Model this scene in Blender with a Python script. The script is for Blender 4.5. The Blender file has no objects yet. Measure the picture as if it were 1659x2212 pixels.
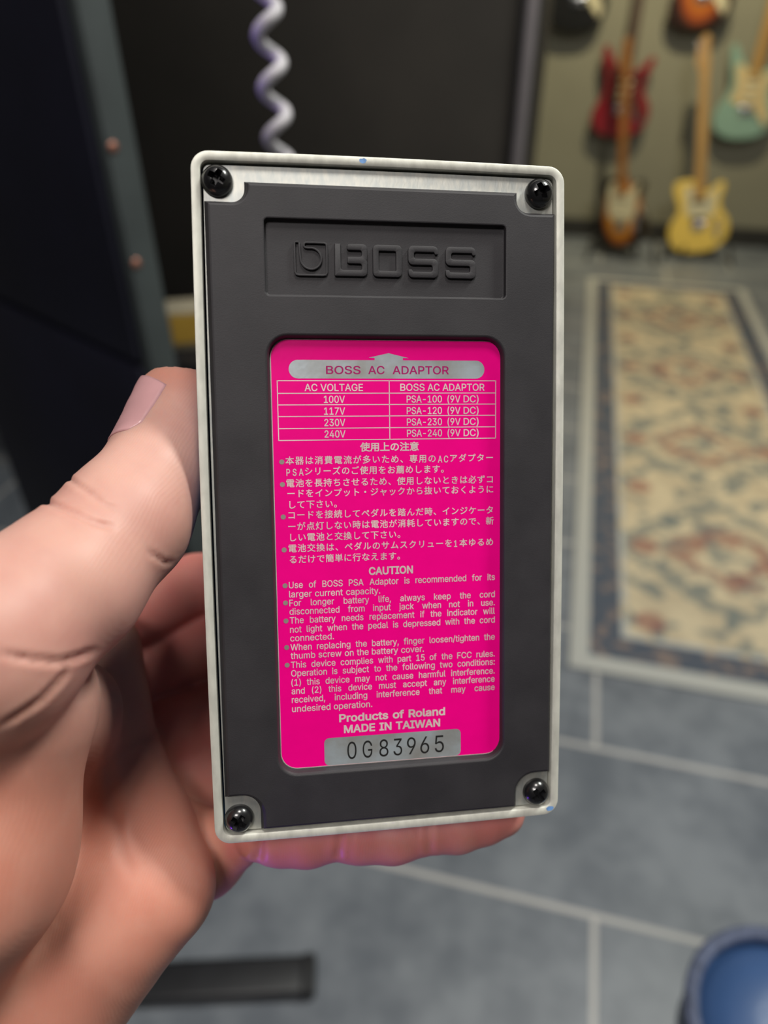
import bpy, bmesh, math, random, os
import numpy as np
from mathutils import Vector, Matrix
random.seed(4)
scn = bpy.context.scene
COL = scn.collection

# ------------------------------------------------------------------ camera
FPX, CX, CY, EYE = 1533.0, 829.5, 1106.0, 1.25
PITCH, YAW = math.radians(35.809), math.radians(13.977)
FWD = Vector((-math.sin(YAW)*math.cos(PITCH), math.cos(YAW)*math.cos(PITCH), -math.sin(PITCH)))
RGT = Vector((math.cos(YAW), math.sin(YAW), 0))
UPV = RGT.cross(FWD)
EYEP = Vector((0, 0, EYE))
cam_d = bpy.data.cameras.new('camera')
cam = bpy.data.objects.new('camera', cam_d)
COL.objects.link(cam)
cam.matrix_world = Matrix(((RGT.x, UPV.x, -FWD.x, 0), (RGT.y, UPV.y, -FWD.y, 0), (RGT.z, UPV.z, -FWD.z, EYE), (0, 0, 0, 1)))
cam_d.sensor_fit = 'VERTICAL'
cam_d.sensor_height = 36.0
cam_d.sensor_width = 27.0
cam_d.lens = FPX*36.0/2212.0
cam_d.clip_start = 0.01
cam_d.clip_end = 60
cam_d.dof.use_dof = True
cam_d.dof.focus_distance = 0.1365
cam_d.dof.aperture_fstop = 8.5
scn.camera = cam

# ------------------------------------------------------------------ view, world, lights
scn.view_settings.view_transform = 'Standard'
scn.view_settings.look = 'None'
scn.view_settings.gamma = 1.0
scn.view_settings.use_curve_mapping = False
scn.view_settings.exposure = 0.32
wd = bpy.data.worlds.new('world')
scn.world = wd
wd.use_nodes = True
wd.node_tree.nodes['Background'].inputs[0].default_value = (0.5, 0.55, 0.65, 1)
wd.node_tree.nodes['Background'].inputs[1].default_value = 0.05

def area(name, loc, target, power, color, sx, sy):
    l = bpy.data.lights.new(name, 'AREA')
    l.shape = 'RECTANGLE'; l.size = sx; l.size_y = sy
    l.energy = power; l.color = color
    o = bpy.data.objects.new(name, l); COL.objects.link(o)
    o.location = loc
    o.rotation_euler = (Vector(target)-Vector(loc)).to_track_quat('-Z', 'Y').to_euler()
    return o
def spot(name, loc, target, power, color, ang, radius):
    l = bpy.data.lights.new(name, 'SPOT')
    l.energy = power; l.color = color; l.spot_size = math.radians(ang); l.spot_blend = 0.9
    l.shadow_soft_size = radius
    o = bpy.data.objects.new(name, l); COL.objects.link(o)
    o.location = loc
    o.rotation_euler = (Vector(target)-Vector(loc)).to_track_quat('-Z', 'Y').to_euler()
    return o
area('ceiling_panel_over', (0.10, 0.12, 2.35), (0.05, 0.12, 1.0), 5.6, (1.0, 0.95, 0.89), 0.30, 0.30)
area('ceiling_panel_near', (-0.15, -0.9, 2.74), (0.0, 0.15, 1.1), 18, (1.0, 0.94, 0.90), 0.6, 0.5)
area('ceiling_panel_side', (1.0, 1.0, 2.74), (0.45, 1.25, 0.0), 34, (0.98, 1.0, 0.93), 0.4, 0.4)
spot('track_spot_wall', (0.35, 3.5, 2.74), (0.15, 4.98, 1.35), 150, (1.0, 0.90, 0.58), 95, 0.06)
spot('track_spot_rug', (0.9, 2.9, 2.74), (0.6, 3.0, 0.0), 85, (1.0, 0.84, 0.50), 75, 0.08)
spot('violet_led_spot', (-0.199, -0.166, 0.892), (-0.046, 0.074, 1.094), 1.7, (0.22, 0.03, 1.0), 13, 0.012)
spot('violet_led_side', (-0.62, 0.25, 1.20), (-0.205, 0.517, 1.25), 2.0, (0.30, 0.12, 1.0), 22, 0.02)

# ------------------------------------------------------------------ helpers: placing
def ray(u, v): return FWD + RGT*((u-CX)/FPX) + UPV*((CY-v)/FPX)
def floor_pt(u, v, z=0.0):
    d = ray(u, v); return EYEP + d*((z-EYE)/d.z)
def plane_y(u, v, Y):
    d = ray(u, v); return EYEP + d*(Y/d.y)
def at(u, v, d):                      # eye-frame millimetres: right, down, ahead
    return np.array(((u-CX)/FPX*d, (v-CY)/FPX*d, d), dtype=np.float32)
def eye_to_world(P):                  # array of eye-frame mm -> world metres
    P = np.asarray(P, dtype=np.float64)/1000.0
    M = np.array((RGT[:], (-UPV)[:], FWD[:]))
    return P @ M + np.array(EYEP[:])

# ------------------------------------------------------------------ helpers: materials
def mat(name, color, rough=0.5, metal=0.0, var=0.0, vscale=8.0, bump=0.0, bscale=200.0, spec=0.5, coat=0.0, color2=None, detail=4.0, stretch=None):
    m = bpy.data.materials.new(name); m.use_nodes = True
    nt = m.node_tree; b = nt.nodes['Principled BSDF']
    b.inputs['Base Color'].default_value = (*color, 1)
    b.inputs['Roughness'].default_value = rough
    b.inputs['Metallic'].default_value = metal
    b.inputs['Specular IOR Level'].default_value = spec
    b.inputs['Coat Weight'].default_value = coat
    tc = nt.nodes.new('ShaderNodeTexCoord')
    src = tc.outputs['Object']
    if stretch:
        mp = nt.nodes.new('ShaderNodeMapping'); mp.inputs['Scale'].default_value = stretch
        nt.links.new(src, mp.inputs['Vector']); src = mp.outputs['Vector']
    if var > 0 or color2:
        n = nt.nodes.new('ShaderNodeTexNoise'); n.inputs['Scale'].default_value = vscale; n.inputs['Detail'].default_value = detail
        nt.links.new(src, n.inputs['Vector'])
        r = nt.nodes.new('ShaderNodeValToRGB')
        c2 = color2 or tuple(min(1, c*(1+var)) for c in color)
        c1 = color if color2 else tuple(c*(1-var) for c in color)
        r.color_ramp.elements[0].position = 0.35; r.color_ramp.elements[0].color = (*c1, 1)
        r.color_ramp.elements[1].position = 0.65; r.color_ramp.elements[1].color = (*c2, 1)
        nt.links.new(n.outputs['Fac'], r.inputs['Fac']); nt.links.new(r.outputs['Color'], b.inputs['Base Color'])
    if bump > 0:
        n2 = nt.nodes.new('ShaderNodeTexNoise'); n2.inputs['Scale'].default_value = bscale; n2.inputs['Detail'].default_value = 3
        nt.links.new(src, n2.inputs['Vector'])
        bp = nt.nodes.new('ShaderNodeBump'); bp.inputs['Strength'].default_value = bump; bp.inputs['Distance'].default_value = 0.2/bscale
        nt.links.new(n2.outputs['Fac'], bp.inputs['Height']); nt.links.new(bp.outputs['Normal'], b.inputs['Normal'])
    return m

class NT:                             # tiny expression helper for node maths
    def __init__(s, m): s.nt = m.node_tree; s.b = s.nt.nodes['Principled BSDF']
    def m(s, op, a, b=None, c=None):
        n = s.nt.nodes.new('ShaderNodeMath'); n.operation = op
        for i, x in enumerate((a, b, c)):
            if x is None: continue
            if isinstance(x, (int, float)): n.inputs[i].default_value = x
            else: s.nt.links.new(x, n.inputs[i])
        return n.outputs[0]
    def mix(s, f, a, b):
        n = s.nt.nodes.new('ShaderNodeMix'); n.data_type = 'RGBA'
        for i, x in ((0, f), (6, a), (7, b)):
            if isinstance(x, tuple): n.inputs[i].default_value = (*x, 1)
            elif isinstance(x, (int, float)): n.inputs[i].default_value = x
            else: s.nt.links.new(x, n.inputs[i])
        return n.outputs[2]
    def smooth(s, x, lo, hi):
        n = s.nt.nodes.new('ShaderNodeMapRange'); n.interpolation_type = 'SMOOTHSTEP'
        s.nt.links.new(x, n.inputs[0]); n.inputs[1].default_value = lo; n.inputs[2].default_value = hi
        return n.outputs[0]
    def noise(s, vec, scale, detail=3.0):
        n = s.nt.nodes.new('ShaderNodeTexNoise'); n.inputs['Scale'].default_value = scale; n.inputs['Detail'].default_value = detail
        s.nt.links.new(vec, n.inputs['Vector']); return n.outputs['Fac']

# ------------------------------------------------------------------ helpers: objects
def tag(o, label=None, cat=None, group=None, kind=None):
    if label: o['label'] = label
    if cat: o['category'] = cat
    if group: o['group'] = group
    if kind: o['kind'] = kind
    return o
def empty(name, label, cat, mw=None, loc=None, group=None):
    o = bpy.data.objects.new(name, None); COL.objects.link(o); o.empty_display_size = 0.05
    if mw is not None: o.matrix_world = mw
    if loc is not None: o.location = loc
    return tag(o, label, cat, group)
def link_mesh(name, me, m, parent=None, smooth=True):
    o = bpy.data.objects.new(name, me); COL.objects.link(o)
    if m is not None:
        for x in (m if isinstance(m, (list, tuple)) else [m]): me.materials.append(x)
    if smooth:
        for p in me.polygons: p.use_smooth = True
    if parent is not None: o.parent = parent
    return o
def from_bm(name, bm, m, parent=None, smooth=False, angle=None):
    me = bpy.data.meshes.new(name); bm.normal_update(); bm.to_mesh(me); bm.free()
    o = link_mesh(name, me, m, parent, smooth or angle is not None)
    if angle is not None: sharp(me, angle)
    return o
def sharp(me, deg):
    bm = bmesh.new(); bm.from_mesh(me)
    for e in bm.edges:
        e.smooth = not (len(e.link_faces) == 2 and e.calc_face_angle(0) > math.radians(deg))
    bm.to_mesh(me); bm.free()
def bm_box(bm, c, s, bev=0.0, rot=None, seg=2):
    r = bmesh.ops.create_cube(bm, size=1.0)
    vs = r['verts']
    bmesh.ops.scale(bm, vec=s, verts=vs)
    if bev > 0:
        es = list({e for v in vs for e in v.link_edges})
        rr = bmesh.ops.bevel(bm, geom=es, offset=bev, segments=seg, affect='EDGES', profile=0.5)
        vs = list({v for f in rr['faces'] for v in f.verts} | {v for v in vs if v.is_valid})
    if rot is not None: bmesh.ops.rotate(bm, cent=(0, 0, 0), matrix=rot, verts=vs)
    bmesh.ops.translate(bm, vec=c, verts=vs)
    return vs
def bm_tube(bm, pts, rad, n=12, closed=False):
    pts = [Vector(p) for p in pts]; N = len(pts)
    rads = rad if isinstance(rad, (list, tuple)) else [rad]*N
    rings = []; prev = None
    for i, p in enumerate(pts):
        if closed: t = pts[(i+1) % N]-pts[i-1]
        else: t = pts[min(i+1, N-1)]-pts[max(i-1, 0)]
        t.normalize()
        if prev is None:
            a = t.orthogonal().normalized()
        else:
            a = prev - t*prev.dot(t)
            a = a.normalized() if a.length > 1e-6 else t.orthogonal().normalized()
        prev = a; b = t.cross(a)
        rings.append([bm.verts.new(p+(a*math.cos(2*math.pi*k/n)+b*math.sin(2*math.pi*k/n))*rads[i]) for k in range(n)])
    for i in range(N if closed else N-1):
        A, B = rings[i], rings[(i+1) % N]
        for k in range(n): bm.faces.new((A[k], A[(k+1) % n], B[(k+1) % n], B[k]))
    if not closed:
        bm.faces.new(rings[0][::-1]); bm.faces.new(rings[-1])
def bm_lathe(bm, prof, n=32, c=(0, 0, 0), axis='Z'):
    rings = []
    for r, z in prof:
        if r < 1e-7: rings.append([bm.verts.new((0, 0, z))])
        else: rings.append([bm.verts.new((r*math.cos(2*math.pi*k/n), r*math.sin(2*math.pi*k/n), z)) for k in range(n)])
    for A, B in zip(rings, rings[1:]):
        for k in range(n):
            if len(A) == 1 and len(B) == 1: continue
            if len(A) == 1: bm.faces.new((A[0], B[k], B[(k+1) % n]))
            elif len(B) == 1: bm.faces.new((A[k], A[(k+1) % n], B[0]))
            else: bm.faces.new((A[k], A[(k+1) % n], B[(k+1) % n], B[k]))
    vs = [v for r in rings for v in r]
    if axis == 'Y': bmesh.ops.rotate(bm, cent=(0, 0, 0), matrix=Matrix.Rotation(math.radians(90), 3, 'X'), verts=vs)
    if axis == 'X': bmesh.ops.rotate(bm, cent=(0, 0, 0), matrix=Matrix.Rotation(math.radians(90), 3, 'Y'), verts=vs)
    bmesh.ops.translate(bm, vec=c, verts=vs)
    bmesh.ops.recalc_face_normals(bm, faces=list({f for v in vs for f in v.link_faces}))
def catmull(P, n=6):
    P = [np.array(p, float) for p in P]; N = len(P); out = []
    for i in range(N):
        a, b, c, d = P[i-1], P[i], P[(i+1) % N], P[(i+2) % N]
        for k in range(n):
            t = k/n
            out.append(0.5*((2*b)+(-a+c)*t+(2*a-5*b+4*c-d)*t*t+(-a+3*b-3*c+d)*t**3))
    return [tuple(p) for p in out]
def poly_area(P): return 0.5*sum(P[i-1][0]*P[i][1]-P[i][0]*P[i-1][1] for i in range(len(P)))
def round_poly(corners, n=6):
    """corners: (x, y, r); returns a polygon with rounded corners"""
    out = []; N = len(corners)
    for i in range(N):
        p = Vector(corners[i][:2]); a = Vector(corners[i-1][:2]); b = Vector(corners[(i+1) % N][:2]); r = corners[i][2]
        if r <= 0: out.append(tuple(p)); continue
        d1 = (a-p).normalized(); d2 = (b-p).normalized()
        ang = d1.angle(d2); t = r/math.tan(ang/2)
        cen = p+(d1+d2).normalized()*(r/math.sin(ang/2))
        s, e = p+d1*t-cen, p+d2*t-cen
        a0 = math.atan2(s.y, s.x); da = math.atan2(s.x*e.y-s.y*e.x, s.dot(e))
        for k in range(n+1): out.append((cen.x+r*math.cos(a0+da*k/n), cen.y+r*math.sin(a0+da*k/n)))
    return [q for i, q in enumerate(out) if math.hypot(q[0]-out[i-1][0], q[1]-out[i-1][1]) > 1e-4*max(1, abs(corners[0][0]))]
def offset_poly(P, o):
    """inward offset for a counter-clockwise polygon"""
    N = len(P); out = []
    for i in range(N):
        a, p, b = Vector(P[i-1]), Vector(P[i]), Vector(P[(i+1) % N])
        e1, e2 = (p-a), (b-p)
        if e1.length < 1e-9: e1 = e2
        if e2.length < 1e-9: e2 = e1
        n1 = Vector((-e1.y, e1.x)).normalized(); n2 = Vector((-e2.y, e2.x)).normalized()
        nn = n1+n2
        nn = nn/max(0.35, nn.length_squared/2) if nn.length > 1e-6 else n1
        q = p+nn*o; out.append((q.x, q.y))
    return out
MM = 0.001
def loop_verts(bm, P, z, s=MM): return [bm.verts.new((x*s, y*s, z*s)) for x, y in P]
def bridge(bm, A, B, mi=0):
    N = len(A); fs = []
    for i in range(N):
        j = (i+1) % N
        f = bm.faces.new((A[i], A[j], B[j], B[i])); f.material_index = mi; fs.append(f)
    return fs
def fill(bm, loops, z=None):
    es = []
    for L in loops:
        for i in range(len(L)):
            e = bm.edges.get((L[i-1], L[i])) or bm.edges.new((L[i-1], L[i])); es.append(e)
    r = bmesh.ops.triangle_fill(bm, use_beauty=True, edges=es)
    fs = [g for g in r['geom'] if isinstance(g, bmesh.types.BMFace)]
    return fs
def prism(name, P, z0, z1, m, parent, bev=0.0, s=MM, holes=(), smooth_deg=35):
    """extruded polygon with a small bevelled upper edge; optional holes"""
    bm = bmesh.new()
    if poly_area(P) < 0: P = P[::-1]
    tops = []; bots = []
    for k, Q in enumerate([P]+list(holes)):
        if poly_area(Q) < 0: Q = Q[::-1]
        sgn = 1 if k == 0 else -1
        lo = loop_verts(bm, Q, z0, s); prev = lo
        if bev > 0:
            for t, zz in ((0, z1-bev), (0.3, z1-bev*0.3), (1, z1)):
                cur = loop_verts(bm, offset_poly(Q, sgn*bev*t), zz, s); bridge(bm, prev, cur); prev = cur
        else:
            cur = loop_verts(bm, Q, z1, s); bridge(bm, prev, cur); prev = cur
        tops.append(prev); bots.append(lo)
    fill(bm, tops); fill(bm, bots)
    bmesh.ops.recalc_face_normals(bm, faces=bm.faces)
    return from_bm(name, bm, m, parent, angle=smooth_deg)
def cap(name, P, z, m, parent, s=MM):
    bm = bmesh.new(); L = loop_verts(bm, P, z, s); fill(bm, [L])
    bmesh.ops.recalc_face_normals(bm, faces=bm.faces)
    for f in bm.faces:
        if f.normal.z < 0: f.normal_flip()
    return from_bm(name, bm, m, parent)

# ------------------------------------------------------------------ the room
YW = 4.98
m_wall = mat('wall_olive_paint', (0.235, 0.222, 0.165), 0.75, var=0.06, vscale=2.0, bump=0.15, bscale=150)
m_white = mat('ceiling_paint', (0.32, 0.32, 0.32), 0.8, var=0.03, vscale=3)
m_darkwall = mat('dark_wall_paint', (0.10, 0.10, 0.115), 0.8, var=0.05, vscale=3)
m_base = mat('baseboard_black', (0.025, 0.023, 0.020), 0.5, var=0.1, vscale=9)

m_floor = mat('slate_floor_tiles', (0.2, 0.21, 0.22), 0.38)
def tile_nodes(m):
    N = NT(m); nt = N.nt
    tc = nt.nodes.new('ShaderNodeTexCoord'); sp = nt.nodes.new('ShaderNodeSeparateXYZ')
    nt.links.new(tc.outputs['Object'], sp.inputs[0])
    W, H = 0.724, 0.341
    y = N.m('DIVIDE', N.m('SUBTRACT', sp.outputs[1], 0.639), H)
    row = N.m('FLOOR', y)
    off = N.m('MULTIPLY', N.m('FLOORED_MODULO', row, 2.0), 0.5)
    x = N.m('ADD', N.m('DIVIDE', N.m('SUBTRACT', sp.outputs[0], 0.2056), W), N.m('ADD', off, 0.5))
    fx = N.m('SUBTRACT', x, N.m('FLOOR', x)); fy = N.m('SUBTRACT', y, row)
    ex = N.m('MULTIPLY', N.m('MINIMUM', fx, N.m('SUBTRACT', 1.0, fx)), W)
    ey = N.m('MULTIPLY', N.m('MINIMUM', fy, N.m('SUBTRACT', 1.0, fy)), H)
    e = N.m('MINIMUM', ex, ey)
    tile = N.smooth(e, 0.0042, 0.0065)
    n1 = N.noise(tc.outputs['Object'], 4.0, 5); n2 = N.noise(tc.outputs['Object'], 17.0, 6)
    body = N.mix(N.smooth(N.m('ADD', N.m('MULTIPLY', n1, 0.6), N.m('MULTIPLY', n2, 0.4)), 0.36, 0.64), (0.14, 0.156, 0.182), (0.245, 0.264, 0.292))
    col = N.mix(tile, (0.50, 0.485, 0.47), body)
    nt.links.new(col, N.b.inputs['Base Color'])
    bp = nt.nodes.new('ShaderNodeBump'); bp.inputs['Strength'].default_value = 0.5; bp.inputs['Distance'].default_value = 0.002
    nt.links.new(tile, bp.inputs['Height']); nt.links.new(bp.outputs['Normal'], N.b.inputs['Normal'])
tile_nodes(m_floor)

def slab(name, x0, x1, y0, y1, z0, z1, m, kind='structure'):
    bm = bmesh.new()
    bm_box(bm, ((x0+x1)/2, (y0+y1)/2, (z0+z1)/2), (x1-x0, y1-y0, z1-z0))
    o = from_bm(name, bm, m); o['kind'] = kind
    return o
X0, X1, Y0, ZC = -2.1, 2.6, -2.4, 2.8
slab('floor', X0-.1, X1+.1, Y0-.1, YW+.1, -0.1, 0.0, m_floor)
slab('wall_back', X0-.1, X1+.1, YW, YW+.1, 0, ZC, m_wall)
slab('wall_left', X0-.1, X0, Y0, YW, 0, ZC, m_darkwall)
slab('wall_right', X1, X1+.1, Y0, YW, 0, ZC, m_wall)
slab('wall_front', X0-.1, X1+.1, Y0-.1, Y0, 0, ZC, m_darkwall)
slab('ceiling', X0-.1, X1+.1, Y0-.1, YW+.1, ZC, ZC+.1, m_white)
bm = bmesh.new(); bm_box(bm, ((X0+X1)/2, YW-.009, .055), (X1-X0, .018, .11), .004)
o = from_bm('baseboard_back', bm, m_base); o['kind'] = 'structure'

# ------------------------------------------------------------------ rug
m_rug = mat('rug_wool', (0.4, 0.35, 0.25), 0.95, spec=0.1)
RX0, RX1, RY0, RY1 = 0.142, 0.95, 1.187, 4.09
def rug_nodes(m):
    N = NT(m); nt = N.nt
    tc = nt.nodes.new('ShaderNodeTexCoord'); sp = nt.nodes.new('ShaderNodeSeparateXYZ')
    vec = tc.outputs['Object']; nt.links.new(vec, sp.inputs[0])
    W, L = RX1-RX0, RY1-RY0
    x, y = sp.outputs[0], sp.outputs[1]
    ax = N.m('ABSOLUTE', x); ay = N.m('ABSOLUTE', y)
    e = N.m('MINIMUM', N.m('SUBTRACT', W/2, ax), N.m('SUBTRACT', L/2, ay))
    wob = N.m('MULTIPLY', N.m('SUBTRACT', N.noise(vec, 22.0, 2), 0.5), 0.10)
    P = 0.62
    q = N.m('SUBTRACT', N.m('FLOORED_MODULO', N.m('ADD', y, L/2-0.50+P/2), P), P/2)
    aq = N.m('ABSOLUTE', q)
    r = N.m('ADD', N.m('ADD', N.m('DIVIDE', ax, 0.25), N.m('DIVIDE', aq, 0.21)), N.m('MULTIPLY', wob, 9.0))
    cream, tan_, navy, red, sage, pale = (0.66, 0.56, 0.39), (0.56, 0.47, 0.33), (0.10, 0.115, 0.145), (0.30, 0.115, 0.095), (0.20, 0.225, 0.215), (0.50, 0.50, 0.47)
    f = N.mix(N.smooth(N.noise(vec, 9.0, 2), 0.45, 0.6), cream, tan_)
    f = N.mix(N.m('MULTIPLY', N.smooth(N.noise(vec, 13.0, 1), 0.56, 0.63), 0.85), f, sage)
    band = lambda v, a, b, w=0.05: N.m('MULTIPLY', N.smooth(v, a-w, a+w), N.m('SUBTRACT', 1.0, N.smooth(v, b-w, b+w)))
    f = N.mix(N.m('MULTIPLY', band(r, 1.1, 1.38), 0.75), f, sage)
    f = N.mix(N.m('MULTIPLY', band(r, 0.42, 0.66), 0.7), f, red)
    f = N.mix(N.m('MULTIPLY', band(r, 0.66, 0.78), 0.5), f, navy)
    f = N.mix(N.m('MULTIPLY', N.m('SUBTRACT', 1.0, N.smooth(r, 0.18, 0.3)), 0.7), f, sage)
    # side blossoms
    q2 = N.m('SUBTRACT', N.m('FLOORED_MODULO', N.m('ADD', y, L/2-0.50+P/4), P/2), P/4)
    bl = N.m('SQRT', N.m('ADD', N.m('POWER', N.m('SUBTRACT', ax, 0.215), 2.0), N.m('POWER', q2, 2.0)))
    f = N.mix(N.m('MULTIPLY', N.m('SUBTRACT', 1.0, N.smooth(bl, 0.028, 0.045)), 0.7), f, red)
    # borders
    blos = N.smooth(N.noise(vec, 30.0, 1), 0.55, 0.64)
    nb = N.mix(N.m('MULTIPLY', blos, 0.6), navy, (0.33, 0.24, 0.19))
    lt = N.mix(N.smooth(N.noise(vec, 26.0, 2), 0.5, 0.62), pale, tan_)
    f = N.mix(N.m('SUBTRACT', 1.0, N.smooth(e, 0.134, 0.137)), f, lt)
    f = N.mix(N.m('SUBTRACT', 1.0, N.smooth(e, 0.118, 0.121)), f, nb)
    f = N.mix(N.m('SUBTRACT', 1.0, N.smooth(e, 0.044, 0.047)), f, pale)
    nt.links.new(f, N.b.inputs['Base Color'])
    bp = nt.nodes.new('ShaderNodeBump'); bp.inputs['Strength'].default_value = 0.6; bp.inputs['Distance'].default_value = 0.003
    nt.links.new(N.noise(vec, 300.0, 2), bp.inputs['Height']); nt.links.new(bp.outputs['Normal'], N.b.inputs['Normal'])
rug_nodes(m_rug)
bm = bmesh.new(); bm_box(bm, (0, 0, .005), (RX1-RX0, RY1-RY0, .01), .003)
rug = from_bm('rug', bm, m_rug); rug.location = ((RX0+RX1)/2, (RY0+RY1)/2, 0)
tag(rug, 'long cream runner rug with navy border and red medallions on the grey tiles', 'rug')

# ------------------------------------------------------------------ guitars
m_maple = mat('maple_neck', (0.42, 0.235, 0.07), 0.4, var=0.12, vscale=6, stretch=(20, 20, 1))
m_rose = mat('rosewood', (0.075, 0.045, 0.03), 0.5, var=0.2, vscale=8, stretch=(20, 20, 1))
m_brown = mat('amber_neck', (0.30, 0.13, 0.04), 0.4, var=0.12, vscale=6, stretch=(20, 20, 1))
m_chrome = mat('chrome', (0.75, 0.75, 0.75), 0.2, 1.0, var=0.02, vscale=40)
m_black = mat('black_plastic', (0.012, 0.012, 0.013), 0.4, var=0.1, vscale=40)
m_cream = mat('cream_plastic', (0.60, 0.54, 0.37), 0.4, var=0.04, vscale=20)
m_parch = mat('parchment_plastic', (0.62, 0.47, 0.24), 0.4, var=0.04, vscale=20)
m_tort = mat('dark_tortoise_plastic', (0.06, 0.02, 0.02), 0.3, color2=(0.16, 0.04, 0.03), vscale=25)
m_red = mat('red_lacquer', (0.23, 0.012, 0.02), 0.25, var=0.08, vscale=6, coat=0.4)
m_surf = mat('pale_green_lacquer', (0.26, 0.40, 0.33), 0.3, var=0.03, vscale=6, coat=0.3)
m_yellow = mat('yellow_lacquer', (0.80, 0.56, 0.12), 0.3, var=0.06, vscale=6, coat=0.3)
m_blk = mat('black_lacquer', (0.01, 0.01, 0.01), 0.25, var=0.1, vscale=6, coat=0.3)
def burst_mat(name, core, mid, edge, cz):
    m = mat(name, core, 0.28, coat=0.4); N = NT(m); nt = N.nt
    tc = nt.nodes.new('ShaderNodeTexCoord'); sp = nt.nodes.new('ShaderNodeSeparateXYZ'); nt.links.new(tc.outputs['Object'], sp.inputs[0])
    rx = N.m('DIVIDE', sp.outputs[0], 0.15); rz = N.m('DIVIDE', N.m('SUBTRACT', sp.outputs[2], cz), 0.225)
    r = N.m('SQRT', N.m('ADD', N.m('POWER', rx, 2.0), N.m('POWER', rz, 2.0)))
    r = N.m('ADD', r, N.m('MULTIPLY', N.m('SUBTRACT', N.noise(tc.outputs['Object'], 5.0), 0.5), 0.08))
    c = N.mix(N.smooth(r, 0.45, 0.68), core, mid); c = N.mix(N.smooth(r, 0.66, 0.86), c, edge)
    nt.links.new(c, N.b.inputs['Base Color']); return m
m_burst = burst_mat('sunburst_lacquer', (0.58, 0.27, 0.03), (0.38, 0.12, 0.02), (0.015, 0.010, 0.008), 0.20)
m_burst2 = burst_mat('orange_sunburst_lacquer', (0.50, 0.15, 0.02), (0.34, 0.07, 0.015), (0.03, 0.012, 0.008), 0.20)

OFFSET = catmull([(0, 0), (6, .6), (11, 2.5), (14.8, 7), (16, 12.5), (15, 17.5), (12.3, 21.5), (10.8, 25), (11, 29), (12.5, 33.5), (14, 37.5), (13.8, 39.8),
    (12.2, 40.2), (10, 38.5), (7.5, 35.5), (5, 33.8), (2.9, 33.5), (0, 33.6), (-2.9, 34), (-5.5, 36), (-8, 39), (-10.5, 43), (-12.5, 45.5), (-14.2, 45.2), (-14.8, 42.5), (-13.8, 37.5),
    (-12, 32), (-10.8, 27), (-11.2, 23), (-13.2, 18.5), (-15.5, 13.5), (-16, 9), (-14, 4.5), (-9.5, 1.3), (-5, .1)], 4)
SINGLE = catmull([(0, 0), (6, .4), (11, 2.5), (14.8, 7), (15.8, 12), (14.8, 17), (12, 21), (10.8, 24.5), (11.4, 28.5), (12.6, 32), (12.7, 34.6), (11.2, 36), (8.9, 35.6),
    (6.8, 33.8), (4.6, 32.4), (2.9, 32.6), (2.8, 36), (2, 38.2), (0, 38.4), (-4, 38.6), (-9, 38.8), (-12.4, 37.8), (-13.7, 35), (-13.2, 31.5), (-11.8, 27.5), (-11, 24), (-12.2, 20.5),
    (-15, 16), (-16, 11), (-14.6, 5.8), (-11, 2), (-6, .3)], 4)
def flat_poly(name, P, y0, y1, m, parent, bev=0.0, s=0.01):
    """polygon in x/z extruded along -y (front face towards -y)"""
    bm = bmesh.new()
    if poly_area(P) < 0: P = P[::-1]
    def lp(Q, y): return [bm.verts.new((a*s, y, b*s)) for a, b in Q]
    A = lp(offset_poly(P, bev*0.9/s) if bev else P, y1); prev = A; B = A
    seq = [(0, y1-(1 if y1 > y0 else -1)*bev), (0, y0+(1 if y1 > y0 else -1)*bev), (bev*.9/s, y0)] if bev else [(0, y0)]
    for o_, y in seq:
        B = lp(offset_poly(P, o_) if o_ else P, y); bridge(bm, prev, B); prev = B
    fill(bm, [A]); fill(bm, [prev])
    bmesh.ops.recalc_face_normals(bm, faces=bm.faces)
    return from_bm(name, bm, m, parent, angle=40)
def rect(x0, x1, z0, z1, r=0.3): return round_poly([(x0, z0, r), (x1, z0, r), (x1, z1, r), (x0, z1, r)], 4)
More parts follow.
